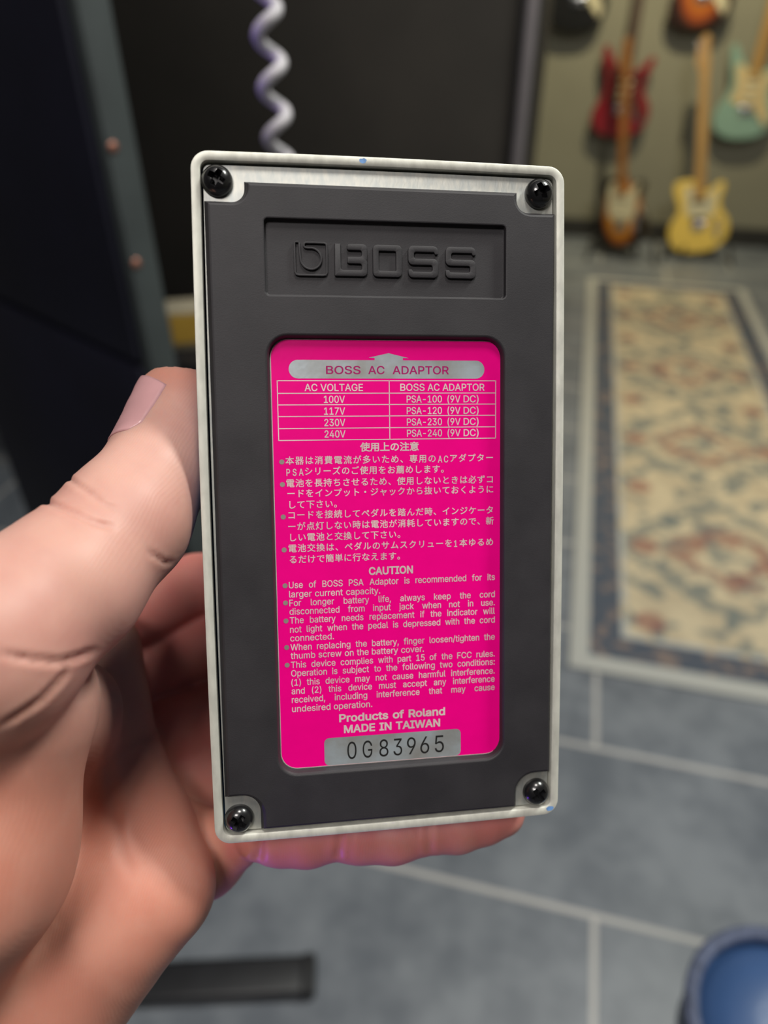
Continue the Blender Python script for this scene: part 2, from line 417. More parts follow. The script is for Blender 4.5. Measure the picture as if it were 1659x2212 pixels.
def guitar(name, label, shape, body_m, guard_m, neck_m, board_m, loc, rz=0.0, tilt=0.0, scale=1.0, group=None, lean=0.0, wide=False):
    t = empty(name, label, 'guitar', loc=loc, group=group)
    t.rotation_euler = (lean, tilt, rz); t.scale = (scale,)*3
    out = OFFSET if shape == 'offset' else SINGLE
    flat_poly('body', out, -0.0225, 0.0225, body_m, t, 0.008)
    zn = 33.0 if shape == 'offset' else 31.0
    if shape == 'offset':
        g = catmull([(-3, 33.2), (-7.5, 36.5), (-10.3, 36), (-9.2, 31), (-8.2, 26.5), (-8.6, 22.5), (-9.5, 19.5), (-7.5, 18), (-4, 17.3), (2, 17), (5, 15), (8.5, 10), (11.5, 6.8), (13, 9), (12.6, 13), (10, 18), (8.5, 23), (8.4, 28), (9.2, 33), (7.5, 33.5), (4, 31.5), (0, 31)], 3)
    elif wide:
        g = catmull([(-3.2, 35.5), (-7, 35.6), (-8.8, 33), (-8.6, 28), (-8.4, 22), (-7, 17.5), (-2, 15.2), (4, 15), (8.2, 17), (9.2, 22), (9.4, 28), (10.8, 33.5), (9, 34), (6, 31), (3.6, 30.2), (0, 30.4)], 3)
    else:
        g = catmull([(-2.9, 33.5), (-5.5, 36), (-8, 34.5), (-7.2, 29), (-6.8, 24), (-6, 20.5), (-2, 19.2), (3, 19), (7.5, 20), (8.2, 24), (8.8, 29), (10, 33.5), (8.6, 33.6), (6, 30.6), (3.6, 29.8), (0, 30)], 3)
    flat_poly('pickguard', g, -0.0258, -0.0225, guard_m, t, 0.0008)
    bm = bmesh.new()
    n0, n1 = zn+1.0, 88.5
    # neck with rounded back
    sec = [(-1, 0), (-.85, .55), (-.5, .95), (0, 1.1), (.5, .95), (.85, .55), (1, 0)]
    A = [bm.verts.new((a*.028, -.030+b*.020, n0*.01)) for a, b in sec]; B = [bm.verts.new((a*.0215, -.030+b*.018, n1*.01)) for a, b in sec]
    bridge(bm, A, B); bm.faces.new(A[::-1]); bm.faces.new(B); bmesh.ops.recalc_face_normals(bm, faces=bm.faces)
    from_bm('neck', bm, neck_m, t, angle=50)
    bm = bmesh.new()
    for (w, z, y) in ():
        pass
    A = [bm.verts.new((x*.028, y, (zn-2.5)*.01)) for x, y in ((-1, -.030), (1, -.030), (.96, -.036), (-.96, -.036))]
    B = [bm.verts.new((x*.0215, y, n1*.01)) for x, y in ((-1, -.030), (1, -.030), (.96, -.036), (-.96, -.036))]
    bridge(bm, A, B); bm.faces.new(A[::-1]); bm.faces.new(B); bmesh.ops.recalc_face_normals(bm, faces=bm.faces)
    from_bm('fretboard', bm, board_m, t)
    h = catmull([(-2.15, 88.5), (-2.8, 91), (-4.0, 93), (-4.3, 96), (-3.4, 100), (-2.4, 104), (-1, 106), (1.2, 106), (2.3, 104), (1.8, 101), (2.1, 97), (2.4, 92), (2.15, 88.5), (0, 88.3)], 3)
    flat_poly('headstock', h, -0.031, -0.017, neck_m, t, 0.0015)
    for i in range(6):
        bm = bmesh.new()
        tz = (92.2+i*2.2)*.01
        bm_tube(bm, [(-.012, -.040, tz), (-.012, -.026, tz), (-.016, -.014, tz), (-.040+.002*i, -.014, tz), (-.044+.002*i, -.014, tz), (-.052+.002*i, -.014, tz)], [.0035, .0035, .003, .0025, .0055, .005], 8)
        from_bm('tuner', bm, m_chrome, t, angle=40)
    pz = (19.8, 24.0, 28.2) if shape == 'offset' else (18.2, 27.5)
    for i, z in enumerate(pz):
        bm = bmesh.new()
        bm_box(bm, (0, -.0285, z*.01), (.075, .008, .018), .003, Matrix.Rotation(math.radians(10 if i == 0 else 0), 3, 'Y'))
        from_bm('pickup', bm, m_cream if guard_m is not m_cream or wide else m_black, t, angle=40)
    zbr = .125 if wide else .145
    bm = bmesh.new(); bm_box(bm, (0, -.027, zbr), (.072, .009, .045), .002)
    br = from_bm('bridge', bm, m_chrome, t, angle=40)
    for i in range(6):
        bm = bmesh.new(); bm_box(bm, (-.026+.0105*i, -.033, zbr+.003), (.008, .006, .024), .0015)
        from_bm('saddle', bm, m_chrome, br, angle=40)
    kp = ((5.2, 14.2), (8.0, 11.6), (10.6, 9.4)) if shape == 'offset' else ((9.2, 15.5), (9.6, 12.0), (9.8, 8.8))
    if shape != 'offset':
        flat_poly('control_plate', rect(8.2, 11.0, 6.8, 18.2, 1.3), -0.0245, -0.0225, m_chrome, t)
    for x, z in kp:
        bm = bmesh.new(); bm_lathe(bm, [(0, .013), (.0075, .013), (.0095, .009), (.0105, 0), (0, 0)], 16, (x*.01, -.0245, z*.01), 'Y')
        from_bm('control_knob', bm, m_cream if shape == 'offset' and guard_m is not m_tort else m_chrome, t, angle=40)
    return t
YG = YW-0.085
def hang(px, label, body_m, guard_m, neck_m, board_m, x, z, tilt=0.0):
    guitar('electric_guitar', label, 'offset', body_m, guard_m, neck_m, board_m, (x, YG, z), 0.0, tilt, 1.0, 'electric guitars hung on the back wall')
    h = empty('wall_hanger', 'black wall hanger holding the %s by its headstock' % px, 'hanger', loc=(x, YW, z+.90), group='wall hangers behind the guitars')
    bm = bmesh.new(); bm_box(bm, (0, -.008, 0), (.05, .016, .09), .004); from_bm('backplate', bm, m_black, h, angle=40)
    bm = bmesh.new(); bm_tube(bm, [(0, -.014, 0), (0, -.045, 0)], .008, 10)
    bm_tube(bm, [(-.034, -.125, .012), (-.034, -.10, .0), (-.030, -.055, -.002), (0, -.045, -.004), (.030, -.055, -.002), (.034, -.10, 0), (.034, -.125, .012)], .006, 10)
    from_bm('yoke', bm, m_black, h, angle=60)
hang('red guitar', 'red double-horn electric guitar with dark pickguard hanging on the wall above the sunburst one', m_red, m_tort, m_maple, m_rose, .196, .592)
hang('pale green guitar', 'pale green electric guitar with cream pickguard hanging at the right of the wall', m_surf, m_parch, m_maple, m_maple, .865, .603)
hang('black guitar', 'black electric guitar with cream pickguard hanging high beside the dark cabinet', m_blk, m_cream, m_maple, m_maple, -.125, 1.105)
hang('orange sunburst guitar', 'orange-brown sunburst electric guitar hanging high on the wall, only its bottom in view', m_burst2, m_cream, m_maple, m_rose, .512, 1.118)

def guitar_stand(loc, label):
    t = empty('guitar_stand', label, 'stand', loc=loc, group='black guitar stands by the back wall')
    bm = bmesh.new()
    bm_tube(bm, [(0, .16, .02), (0, .135, .30), (0, .14, .36)], .011, 10)
    from_bm('post', bm, m_black, t, angle=60)
    for s in (-1, 1):
        bm = bmesh.new(); bm_tube(bm, [(0, .145, .20), (s*.17, .02, .10), (s*.19, -.10, .012)], .010, 10); from_bm('leg', bm, m_black, t, angle=60)
        bm = bmesh.new(); bm_tube(bm, [(0, .145, .16), (s*.07, .06, .06), (s*.08, -.05, .045), (s*.08, -.062, .085)], .009, 10); from_bm('cradle_arm', bm, m_black, t, angle=60)
    bm = bmesh.new(); bm_tube(bm, [(0, .145, .20), (0, .24, .012)], .010, 10); from_bm('rear_leg', bm, m_black, t, angle=60)
    return t
pt = floor_pt(1508, 562); YT = pt.y
pb = plane_y(1506, 545, YT-.02)
guitar('electric_guitar', 'yellow single-cutaway electric guitar with white pickguard standing on the floor stand', 'single', m_yellow, m_cream, m_maple, m_maple, (pb.x, YT-.02, pb.z), math.radians(-8), math.radians(-11.5), 1.02, 'electric guitars on floor stands', math.radians(-7))
guitar_stand((pb.x, YT+.02, 0), 'black stand under the yellow guitar')
pt2 = floor_pt(1345, 560); pb2 = plane_y(1344, 537, pt2.y-.02)
guitar('electric_guitar', 'dark sunburst single-cutaway guitar with white pickguard and brown neck standing on the floor stand', 'single', m_burst, m_cream, m_brown, m_brown, (pb2.x, pt2.y-.02, pb2.z), math.radians(-34), math.radians(-14.5), 1.0, 'electric guitars on floor stands', math.radians(-7), True)
guitar_stand((pb2.x, pt2.y+.02, 0), 'black stand under the dark sunburst guitar')

# ------------------------------------------------------------------ speaker cabinet with metal edge
m_grille = mat('grille_cloth', (0.027, 0.0225, 0.018), 0.9, var=0.15, vscale=5, bump=0.6, bscale=420)
m_tolex = mat('black_vinyl_covering', (0.012, 0.012, 0.014), 0.5, bump=0.3, bscale=300, var=0.1, vscale=20)
m_trim = mat('grey_metal_trim', (0.30, 0.27, 0.28), 0.38, 0.6, var=0.04, vscale=30)
YC = 1.5
xr = plane_y(1152, 170, YC).x
cab = empty('speaker_cabinet', 'tall dark brown-black cloth-fronted cabinet with a grey metal edge behind the coiled cable', 'cabinet', loc=(xr-.50, YC, 0))
bm = bmesh.new(); bm_box(bm, (0, .19, .95), (1.0, .34, 1.9), .008); from_bm('shell', bm, m_tolex, cab, angle=40)
bm = bmesh.new(); bm_box(bm, (-.01, .014, .95), (.95, .012, 1.82), .004); from_bm('grille', bm, m_grille, cab, angle=40)
for s in (1, -1):
    bm = bmesh.new(); bm_box(bm, (s*.485, .010, .95), (.022, .026, 1.86), .006); from_bm('edge_trim', bm, m_trim, cab, angle=40)

# tall dark case at the left
m_navy = mat('dark_navy_shell', (0.006, 0.006, 0.016), 0.55, var=0.2, vscale=6, bump=0.2, bscale=200)
m_teal = mat('grey_case_edge', (0.045, 0.055, 0.056), 0.6, var=0.12, vscale=12, bump=0.2, bscale=220)
m_copper = mat('copper_rivet', (0.30, 0.13, 0.09), 0.45, 0.5, var=0.1, vscale=60)
FH = Vector((FWD.x, FWD.y, 0)).normalized()
d_left = (FH*math.cos(math.radians(49))-RGT*math.sin(math.radians(49))).normalized()
d_thick = Vector((-d_left.y, d_left.x, 0)); d_thick = d_thick if d_thick.dot(RGT) > 0 else -d_thick
c0 = EYEP+ray(214, 300)*0.62
zrot = math.atan2(d_thick.y, d_thick.x)
case = empty('instrument_case', 'tall dark navy case standing at the left with grey edge and two copper rivets', 'case', loc=(c0.x, c0.y, 0))
case.rotation_euler = (0, 0, zrot)
TH = .033
# local x: thickness, local y: along the wide face (away to the left)
sg = 1 if (Matrix.Rotation(zrot, 3, 'Z') @ Vector((0, 1, 0))).dot(d_left) > 0 else -1
zs = (EYEP+ray(305, 925)*0.64).z
for nm, z0, z1 in (('lower_shell', 0.0, zs-.004), ('upper_shell', zs+.004, 1.75)):
    bm = bmesh.new(); bm_box(bm, (-.006+.006, sg*.26, (z0+z1)/2), (.010, .50, z1-z0), .003); from_bm(nm, bm, m_navy, case, angle=40)
bm = bmesh.new(); bm_box(bm, (.005+TH/2, sg*.26, .875), (TH, .52, 1.75), .006); from_bm('grey_edge', bm, m_teal, case, angle=40)
for (u, v) in ((214, 322), (264, 577)):
    d = ray(u, v)
    # face local y=0 plane
    nrm = d_left; k = (Vector((c0.x, c0.y, 0))-EYEP).dot(nrm)/d.dot(nrm); p = EYEP+d*k
    lp_ = Matrix.Rotation(-zrot, 3, 'Z') @ (p-Vector((c0.x, c0.y, 0)))
    bm = bmesh.new(); bm_lathe(bm, [(0, .0025), (.003, .002), (.005, 0), (0, 0)], 16, (0, 0, 0), 'Y')
    o = from_bm('rivet', bm, m_copper, case, angle=50); o.location = (max(.012, lp_.x), -sg*.0, lp_.z)
    if sg < 0: o.rotation_euler = (0, 0, math.pi)

# road case with small cardboard box
m_case = mat('black_road_case', (0.010, 0.010, 0.013), 0.5, var=0.2, vscale=10, bump=0.2, bscale=200)
m_card = mat('cream_cardboard', (0.36, 0.31, 0.22), 0.8, var=0.08, vscale=15)
m_gold = mat("gold_yellow_print", (0.52, 0.31, 0.045), 0.6, var=0.08, vscale=15)
pb_ = EYEP+ray(385, 758)*1.12
rc = empty('road_case', 'low black road case behind the thumb carrying the small cardboard box', 'case', loc=(pb_.x+.14, pb_.y+.13, 0))
bm = bmesh.new(); bm_box(bm, (0, 0, (pb_.z-.0)/2-.025), (.46, .34, pb_.z-.05), .008); from_bm('body', bm, m_case, rc, angle=40)
bm = bmesh.new(); bm_box(bm, (0, 0, pb_.z-.022), (.47, .35, .044), .008); from_bm('lid', bm, m_case, rc, angle=40)
bx = empty('cardboard_box', 'small cream cardboard box with gold-yellow front standing on the low black case', 'box', loc=(pb_.x+.038, pb_.y+.02, pb_.z))
bx.rotation_euler = (0, 0, math.radians(25))
bm = bmesh.new(); bm_box(bm, (0, .03, .031), (.11, .06, .062), .002); from_bm('carton', bm, m_card, bx, angle=40)
bm = bmesh.new(); bm_box(bm, (0.003, -.0006, .034), (.101, .0012, .045)); from_bm('front_print', bm, m_gold, bx)

# ------------------------------------------------------------------ coiled cable
m_coil = mat('white_cable_jacket', (0.52, 0.50, 0.53), 0.45, var=0.04, vscale=30)
pc0 = EYEP+ray(567, -60)*.44; pc1 = EYEP+ray(612, 420)*.50
bm = bmesh.new()
dirv = pc1-pc0; L = dirv.length; dn = dirv.normalized()
ea = RGT-dn*RGT.dot(dn); ea.normalize(); eb = dn.cross(ea)
pts = []; pitch = .0292; ex0 = -.45; s_ = ex0
while (pc0+dn*s_).z > pb_.z+.008:
    a = 2*math.pi*s_/pitch+2.2
    pts.append(pc0+dn*s_+(ea*math.cos(a)+eb*math.sin(a))*.0070); s_ += pitch/22
bm_tube(bm, pts, .0040, 12)
coil = from_bm('coiled_cable', bm, m_coil, None, smooth=True)
tag(coil, 'white coiled cable hanging in front of the dark cabinet', 'cable')

# ------------------------------------------------------------------ stand foot on the floor
m_satin = mat('satin_black_metal', (0.020, 0.020, 0.023), 0.42, var=0.12, vscale=20)
m_rub = mat('black_rubber_cap', (0.016, 0.016, 0.018), 0.6, var=0.1, vscale=30)
pa = floor_pt(672, 2118); pbb = floor_pt(200, 2140)
ax_ = (pbb-pa); LB = ax_.length; rz = math.atan2(ax_.y, ax_.x)
sf = empty('stand_foot', 'black flat stand foot lying on the blue-grey tiles below the wrist', 'stand', loc=pa)
sf.rotation_euler = (0, 0, rz)
bm = bmesh.new(); bm_box(bm, (LB/2, 0, .015), (LB, .056, .028), .007, seg=3); from_bm('bar', bm, m_satin, sf, angle=40)
bm = bmesh.new(); bm_box(bm, (.004, 0, .0155), (.024, .060, .031), .008, seg=3); from_bm('end_cap', bm, m_rub, sf, angle=40)

# ------------------------------------------------------------------ blue stool
m_blue = mat('blue_vinyl', (0.040, 0.088, 0.215), 0.38, var=0.06, vscale=12, bump=0.15, bscale=160)
m_pipe = mat('blue_grey_piping', (0.10, 0.12, 0.19), 0.55, var=0.25, vscale=150)
ZS = 0.66
sc = floor_pt(1722, 2228, ZS)
RS = (sc-floor_pt(1500, 2105, ZS)).length
stool = empty('stool', 'round blue vinyl stool with stitched piping at the lower right corner', 'stool', loc=(sc.x, sc.y, 0))
bm = bmesh.new()
bm_lathe(bm, [(0, ZS+.004), (RS*.35, ZS+.003), (RS*.6, ZS), (RS*.78, ZS-.006), (RS*.88, ZS-.014), (RS*.93, ZS-.020), (RS*.955, ZS-.018), (RS*.975, ZS-.012), (RS*.985, ZS-.03), (RS*.97, ZS-.06), (RS*.9, ZS-.065), (0, ZS-.065)], 72)
from_bm('seat', bm, m_blue, stool, smooth=True)
bm = bmesh.new()
bm_tube(bm, [(RS*.985*math.cos(a), RS*.985*math.sin(a), ZS-.008) for a in [2*math.pi*k/96 for k in range(96)]], .0055, 10, True)
for k in range(150):
    a = 2*math.pi*k/150
    bm_box(bm, (RS*.985*math.cos(a), RS*.985*math.sin(a), ZS-.0035), (.0028, .0045, .0035), .001, Matrix.Rotation(a+.4, 3, 'Z'), 1)
from_bm('piping', bm, m_pipe, stool, smooth=True)
for k in range(4):
    a = math.pi/4+k*math.pi/2
    bm = bmesh.new(); bm_tube(bm, [(RS*.5*math.cos(a), RS*.5*math.sin(a), ZS-.064), (RS*1.0*math.cos(a), RS*1.0*math.sin(a), 0.0)], .012, 12)
    from_bm('leg', bm, m_chrome, stool, angle=60)
bm = bmesh.new(); bm_tube(bm, [(RS*.82*math.cos(2*math.pi*k/48), RS*.82*math.sin(2*math.pi*k/48), .24) for k in range(48)], .008, 10, True)
from_bm('foot_ring', bm, m_chrome, stool, smooth=True)

# ------------------------------------------------------------------ the pedal
PR = np.array([[0.98903838, -0.01271597, 0.14711012], [-0.02622652, -0.9955721, 0.09026824], [0.14531088, -0.09313694, -0.98499252]])
PT = np.array([0.912531, -0.699468, 137.235261])
EM = np.array((RGT[:], (-UPV)[:], FWD[:])).T
Rw = EM @ PR; Tw = EM @ (PT/1000.0) + np.array(EYEP[:])
PMW = Matrix([[*Rw[i], Tw[i]] for i in range(3)]+[[0, 0, 0, 1]])
pedal = empty('effect_pedal', 'guitar effect pedal held up to show its black rubber underside and magenta label', 'pedal', mw=PMW)

m_bare = mat('bare_cast_metal', (0.68, 0.68, 0.61), 0.55, 0.35, var=0.10, vscale=500, bump=0.35, bscale=2500, stretch=(1, .35, 1))
m_paint = mat('light_blue_paint', (0.10, 0.30, 0.62), 0.35, var=0.05, vscale=300, bump=0.1, bscale=900)
m_plate = mat('zinc_plate', (0.42, 0.44, 0.43), 0.52, 0.6, color2=(0.52, 0.52, 0.48), vscale=900, bump=0.3, bscale=2600, stretch=(1, .4, 1))
m_rubber = mat('black_rubber', (0.020, 0.0185, 0.022), 0.60, color2=(0.029, 0.027, 0.031), vscale=90, bump=0.5, bscale=4500, detail=6)
m_screw = mat('black_screw', (0.010, 0.010, 0.011), 0.27, 0.0, var=0.1, vscale=800, coat=0.6)
m_pink = mat('magenta_print', (0.92, 0.0, 0.25), 0.32, spec=0.3, var=0.02, vscale=200, bump=0.08, bscale=700)
m_silver = mat('silver_foil', (0.66, 0.75, 0.81), 0.38, 0.6, color2=(0.50, 0.50, 0.48), vscale=150, bump=0.1, bscale=800)
m_foil_txt = mat('pale_foil_lettering', (0.88, 0.69, 0.70), 0.40, 0.25, var=0.12, vscale=120)
m_grey_txt = mat('grey_foil_dots', (0.36, 0.30, 0.28), 0.5, 0.3, var=0.1, vscale=400)
m_ttl = mat('purple_magenta_print', (0.40, 0.0, 0.13), 0.4, var=0.03, vscale=300)
m_ink = mat('black_ink', (0.012, 0.012, 0.012), 0.5, var=0.1, vscale=300)
m_fleck = mat('chipped_blue_paint', (0.16, 0.33, 0.66), 0.5, var=0.2, vscale=900)

def bowed(off):
    P = round_poly([(-35.0, -64.95, 3.2), (35.0, -64.95, 3.2), (35.0, 64.95, 3.2), (-35.0, 64.95, 3.2)], 8)
    # refine the straight runs, then bow them a little
    Q = []
    for i in range(len(P)):
        a, b = np.array(P[i]), np.array(P[(i+1) % len(P)])
        n = 12 if np.linalg.norm(b-a) > 20 else 1
        for k in range(n): Q.append(tuple(a+(b-a)*k/n))
    Q = [(x+math.copysign(.38, x)*max(0, 1-(y/61.75)**2)*(abs(x) > 34), y+math.copysign(.17, y)*max(0, 1-(x/31.8)**2)*(abs(y) > 64)) for x, y in Q]
    return offset_poly(Q, off) if off else Q
bm = bmesh.new()
seq = [(1.65, -2.2, 0), (1.65, -.08, 0), (1.58, 0, 0), (.16, 0, 0), (.04, -.05, 0), (0, -.2, 0), (0, -.9, 1), (.35, -14, 1), (.7, -28, 1), (1.6, -30.5, 1), (3.6, -32.0, 1)]
prev = loop_verts(bm, bowed(seq[0][0]), seq[0][1])
for o_, z, mi in seq[1:]:
    cur = loop_verts(bm, bowed(o_), z); bridge(bm, prev, cur, mi); prev = cur
for f in fill(bm, [prev]): f.material_index = 1
bmesh.ops.recalc_face_normals(bm, faces=bm.faces)
for f in bm.faces:
    pass
housing = from_bm('housing', bm, [m_bare, m_paint], pedal, angle=50)
housing['label'] = 'bare grey metal rim of the pedal housing with pale blue painted sides'
# treadle on the far face
bm = bmesh.new(); bm_box(bm, (0, .030, -.0365), (.064, .062, .009), .003)
from_bm('treadle', bm, m_paint, pedal, angle=40)
bm = bmesh.new(); bm_box(bm, (0, .030, -.0418), (.054, .050, .0024), .001)
for k in range(9): bm_box(bm, (0, .010+.005*k, -.0432), (.050, .0016, .0012))
from_bm('tread_rubber', bm, m_rubber, pedal)

prism('base_plate', bowed(2.05), -2.0, -1.0, m_plate, pedal, 0.12)['label'] = 'bright zinc base plate showing at the corners and the top'

# rubber pad with label window and logo recess
L_, R_, T_, B_ = -32.9, 33.4, 60.1, -62.95
pad_out = []
def notch(pts): pad_out.extend(pts)
pad_out = round_poly([(-26.1, B_, 0), (26.15, B_, 0), (26.15, -56.0, 3.6), (R_, -56.0, 0), (R_, 56.4, 0), (25.75, 56.4, 2.3), (25.75, T_, 0), (-25.7, T_, 0), (-25.7, 56.5, 2.3), (L_, 56.5, 0), (L_, -55.8, 0), (-26.1, -55.8, 3.6)], 8)
win = round_poly([(-22.75, -52.1, 4.2), (23.3, -52.1, 4.2), (23.3, 32.95, 4.2), (-22.75, 32.95, 4.2)], 8)
rec = round_poly([(-22.5, 39.65, .9), (23.3, 39.8, .9), (23.3, 53.65, .9), (-22.5, 53.6, .9)], 5)
bm = bmesh.new()
PTOP = .6
prev = loop_verts(bm, pad_out, -1.0)
for o_, z in ((.45, -.2), (.62, .3), (.80, .5), (1.10, PTOP)):
    cur = loop_verts(bm, offset_poly(pad_out, o_), z); bridge(bm, prev, cur); prev = cur
out_top = prev
prev = loop_verts(bm, offset_poly(win, .75), -1.0)
for o_, z in ((.5, .1), (.3, .45), (.12, .56), (-.05, PTOP)):
    cur = loop_verts(bm, offset_poly(win, o_), z); bridge(bm, prev, cur); prev = cur
win_top = prev
rb = loop_verts(bm, offset_poly(rec, .45), -.55); prev = rb
for o_, z in ((.25, -.42), (.16, .4), (.08, .55), (-.1, PTOP)):
    cur = loop_verts(bm, offset_poly(rec, o_), z); bridge(bm, prev, cur); prev = cur
fill(bm, [out_top, win_top, prev]); fill(bm, [rb])
bmesh.ops.recalc_face_normals(bm, faces=bm.faces)
ff = max(bm.faces, key=lambda f: f.calc_center_median().z)
if ff.normal.z < 0:
    for f in bm.faces: f.normal_flip()
pad = from_bm('rubber_pad', bm, m_rubber, pedal, angle=13)
pad['label'] = 'black rubber pad with embossed logo recess and label window'

# raised logo in the recess
zb, zt = -.60, .05
def grow(P): return P
sq_out = round_poly([(-17.06, 43.5, .55), (-10.9, 43.5, .55), (-10.9, 49.7, .45), (-15.35, 49.7, .3), (-15.35, 48.75, .35), (-14.6, 48.55, .6)], 5)
# square emblem outline: drawn as a raised wire path like a note stem curling into a bowl
def ribbon(name, pts, w, m, parent):
    A = []; B = []
    pts = [Vector(p) for p in pts]
    for i, p in enumerate(pts):
        t = (pts[min(i+1, len(pts)-1)]-pts[max(i-1, 0)]).normalized(); n = Vector((-t.y, t.x))*w/2
        A.append(tuple(p+n)); B.append(tuple(p-n))
    return A+B[::-1]
emb = [(-16.05, 49.55), (-16.5, 49.6), (-16.9, 49.45), (-16.92, 47), (-16.92, 44.2), (-16.7, 43.78), (-16.2, 43.66), (-14, 43.66), (-11.8, 43.66), (-11.25, 43.75), (-11.03, 44.2), (-11.0, 46.5), (-11.0, 48.9), (-11.1, 49.35), (-11.5, 49.5), (-13.2, 49.52), (-14.85, 49.5), (-15.15, 49.3), (-15.2, 48.85), (-15.0, 48.62), (-14.5, 48.55)]
cx_, cy_, rr_ = -13.95, 46.65, 1.92
for k in range(0, 25):
    a = math.radians(98-k*11.2); emb.append((cx_+rr_*math.cos(a), cy_+rr_*math.sin(a)))
emb += [(-15.95, 47.6), (-16.0, 48.6), (-16.02, 49.5)]
logo = empty('logo_mark', None, None); logo.parent = pedal
prism('emblem', ribbon('emblem', emb, .34, None, None), zb, zt-.1, m_rubber, logo, .08)
def letter(P, holes=()):
    prism('raised_letter', P, zb, zt, m_rubber, logo, .14, holes=holes)
def rp(L): return round_poly(L, 4)
w = 1.12
x0, x1, y0, y1 = -9.58, -3.5, 43.6, 49.45
ym = (y0+y1)/2
letter(rp([(x0, y0, .15), (x1, y0, .8), (x1, ym-.1, .35), (x1-.22, ym, .1), (x1, ym+.1, .35), (x1, y1, .8), (x0+2.35, y1, .45), (x0+2.35, y1-w, .3), (x1-1.0, y1-w, .4), (x1-1.0, ym+.62, .4), (x0+2.35, ym+.62, .3), (x0+2.35, ym-.62, .3), (x1-1.0, ym-.62, .4), (x1-1.0, y0+w, .4), (x0+1.15, y0+w, .45), (x0+1.15, y1, .1), (x0, y1, .1)]))
x0, x1 = -2.42, 3.08
letter(rp([(x0, y0, .8), (x1, y0, .8), (x1, y1, .8), (x0, y1, .8)]), [rp([(x0+w, y0+w, .2), (x1-w, y0+w, .2), (x1-w, y1-w, .3), (x0+w, y1-w, .2)])])
for x0, x1 in ((4.28, 10.05), (11.48, 17.38)):
    a = .58
    letter(rp([(x0, y0, .9), (x1, y0, .9), (x1, ym+a, .9), (x0+w, ym+a, .35), (x0+w, y1-w, .4), (x1-.8, y1-w, .15), (x1-.55, y1-1.55, .15), (x1, y1-1.55, .15), (x1, y1, .9), (x0, y1, .9), (x0, ym-a, .9), (x1-w, ym-a, .35), (x1-w, y0+w, .4), (x0+.95, y0+w, .15), (x0+.7, y0+1.5, .2), (x0, y0+1.5, .2)]))

# screws
def screw_mesh():
    bm = bmesh.new()
    prof = [(0, 1.30), (.5, 1.29), (1.0, 1.22), (1.5, 1.06), (1.95, .78), (2.35, .38), (2.65, -.1), (2.80, -.55), (2.82, -.98), (0, -.98)]
    bm_lathe(bm, [(r*MM, z*MM) for r, z in prof], 64)
    return bm
cutm = bpy.data.meshes.new('cut'); bmc = bmesh.new()
def cross(s, t, z):
    P = [(s, t), (t*1.05, t*1.05), (t, s), (-t, s), (-t*1.05, t*1.05), (-s, t), (-s, -t), (-t*1.05, -t*1.05), (-t, -s), (t, -s), (t*1.05, -t*1.05), (s, -t)]
    return loop_verts(bmc, [P[i] for i in range(12)], z)
la = cross(.8, .28, -.5); lb = cross(1.85, .60, 1.6)
bridge(bmc, la, lb); bmc.faces.new(la[::-1]); bmc.faces.new(lb); bmesh.ops.recalc_face_normals(bmc, faces=bmc.faces)
bmc.to_mesh(cutm); bmc.free()
cuto = bpy.data.objects.new('cut', cutm); COL.objects.link(cuto)
scr = from_bm('screw', screw_mesh(), m_screw, None, smooth=True)
md = scr.modifiers.new('b', 'BOOLEAN'); md.operation = 'DIFFERENCE'; md.object = cuto; md.solver = 'EXACT'
bpy.context.view_layer.update()
dg = bpy.context.evaluated_depsgraph_get()
smesh = bpy.data.meshes.new_from_object(scr.evaluated_get(dg))
bpy.data.objects.remove(scr); bpy.data.objects.remove(cuto)
sharp(smesh, 32)
for (x, y, a) in ((-30.48, 60.0, 62), (30.13, 60.0, 25), (30.45, -60.1, 35), (-30.3, -60.3, 55)):
    o = bpy.data.objects.new('screw', smesh); COL.objects.link(o); o.parent = pedal
    o.location = (x*MM, y*MM, 0); o.rotation_euler = (0, 0, math.radians(a))

# label
LZ = -.92
lab = prism('label', round_poly([(-21.85, -51.15, 3.3), (22.9, -51.15, 3.3), (22.9, 32.1, 3.3), (-21.85, 32.1, 3.3)], 8), -1.0, LZ, m_pink, pedal, 0)
lab['label'] = 'glossy magenta label printed in silver'
for me_ in (lab.data,):
    pass
# thin pale border line
bo = round_poly([(-21.85, -51.15, 3.3), (22.9, -51.15, 3.3), (22.9, 32.1, 3.3), (-21.85, 32.1, 3.3)], 8)
def ring(name, P, w_, z, m, parent):
    bm = bmesh.new(); A = loop_verts(bm, P, z); B = loop_verts(bm, offset_poly(P, w_), z); bridge(bm, A, B)
    bmesh.ops.recalc_face_normals(bm, faces=bm.faces)
    for f in bm.faces:
        if f.normal.z < 0: f.normal_flip()
    return from_bm(name, bm, m, parent)
ring('edge_line', bo, .09, LZ+.012, m_foil_txt, lab)
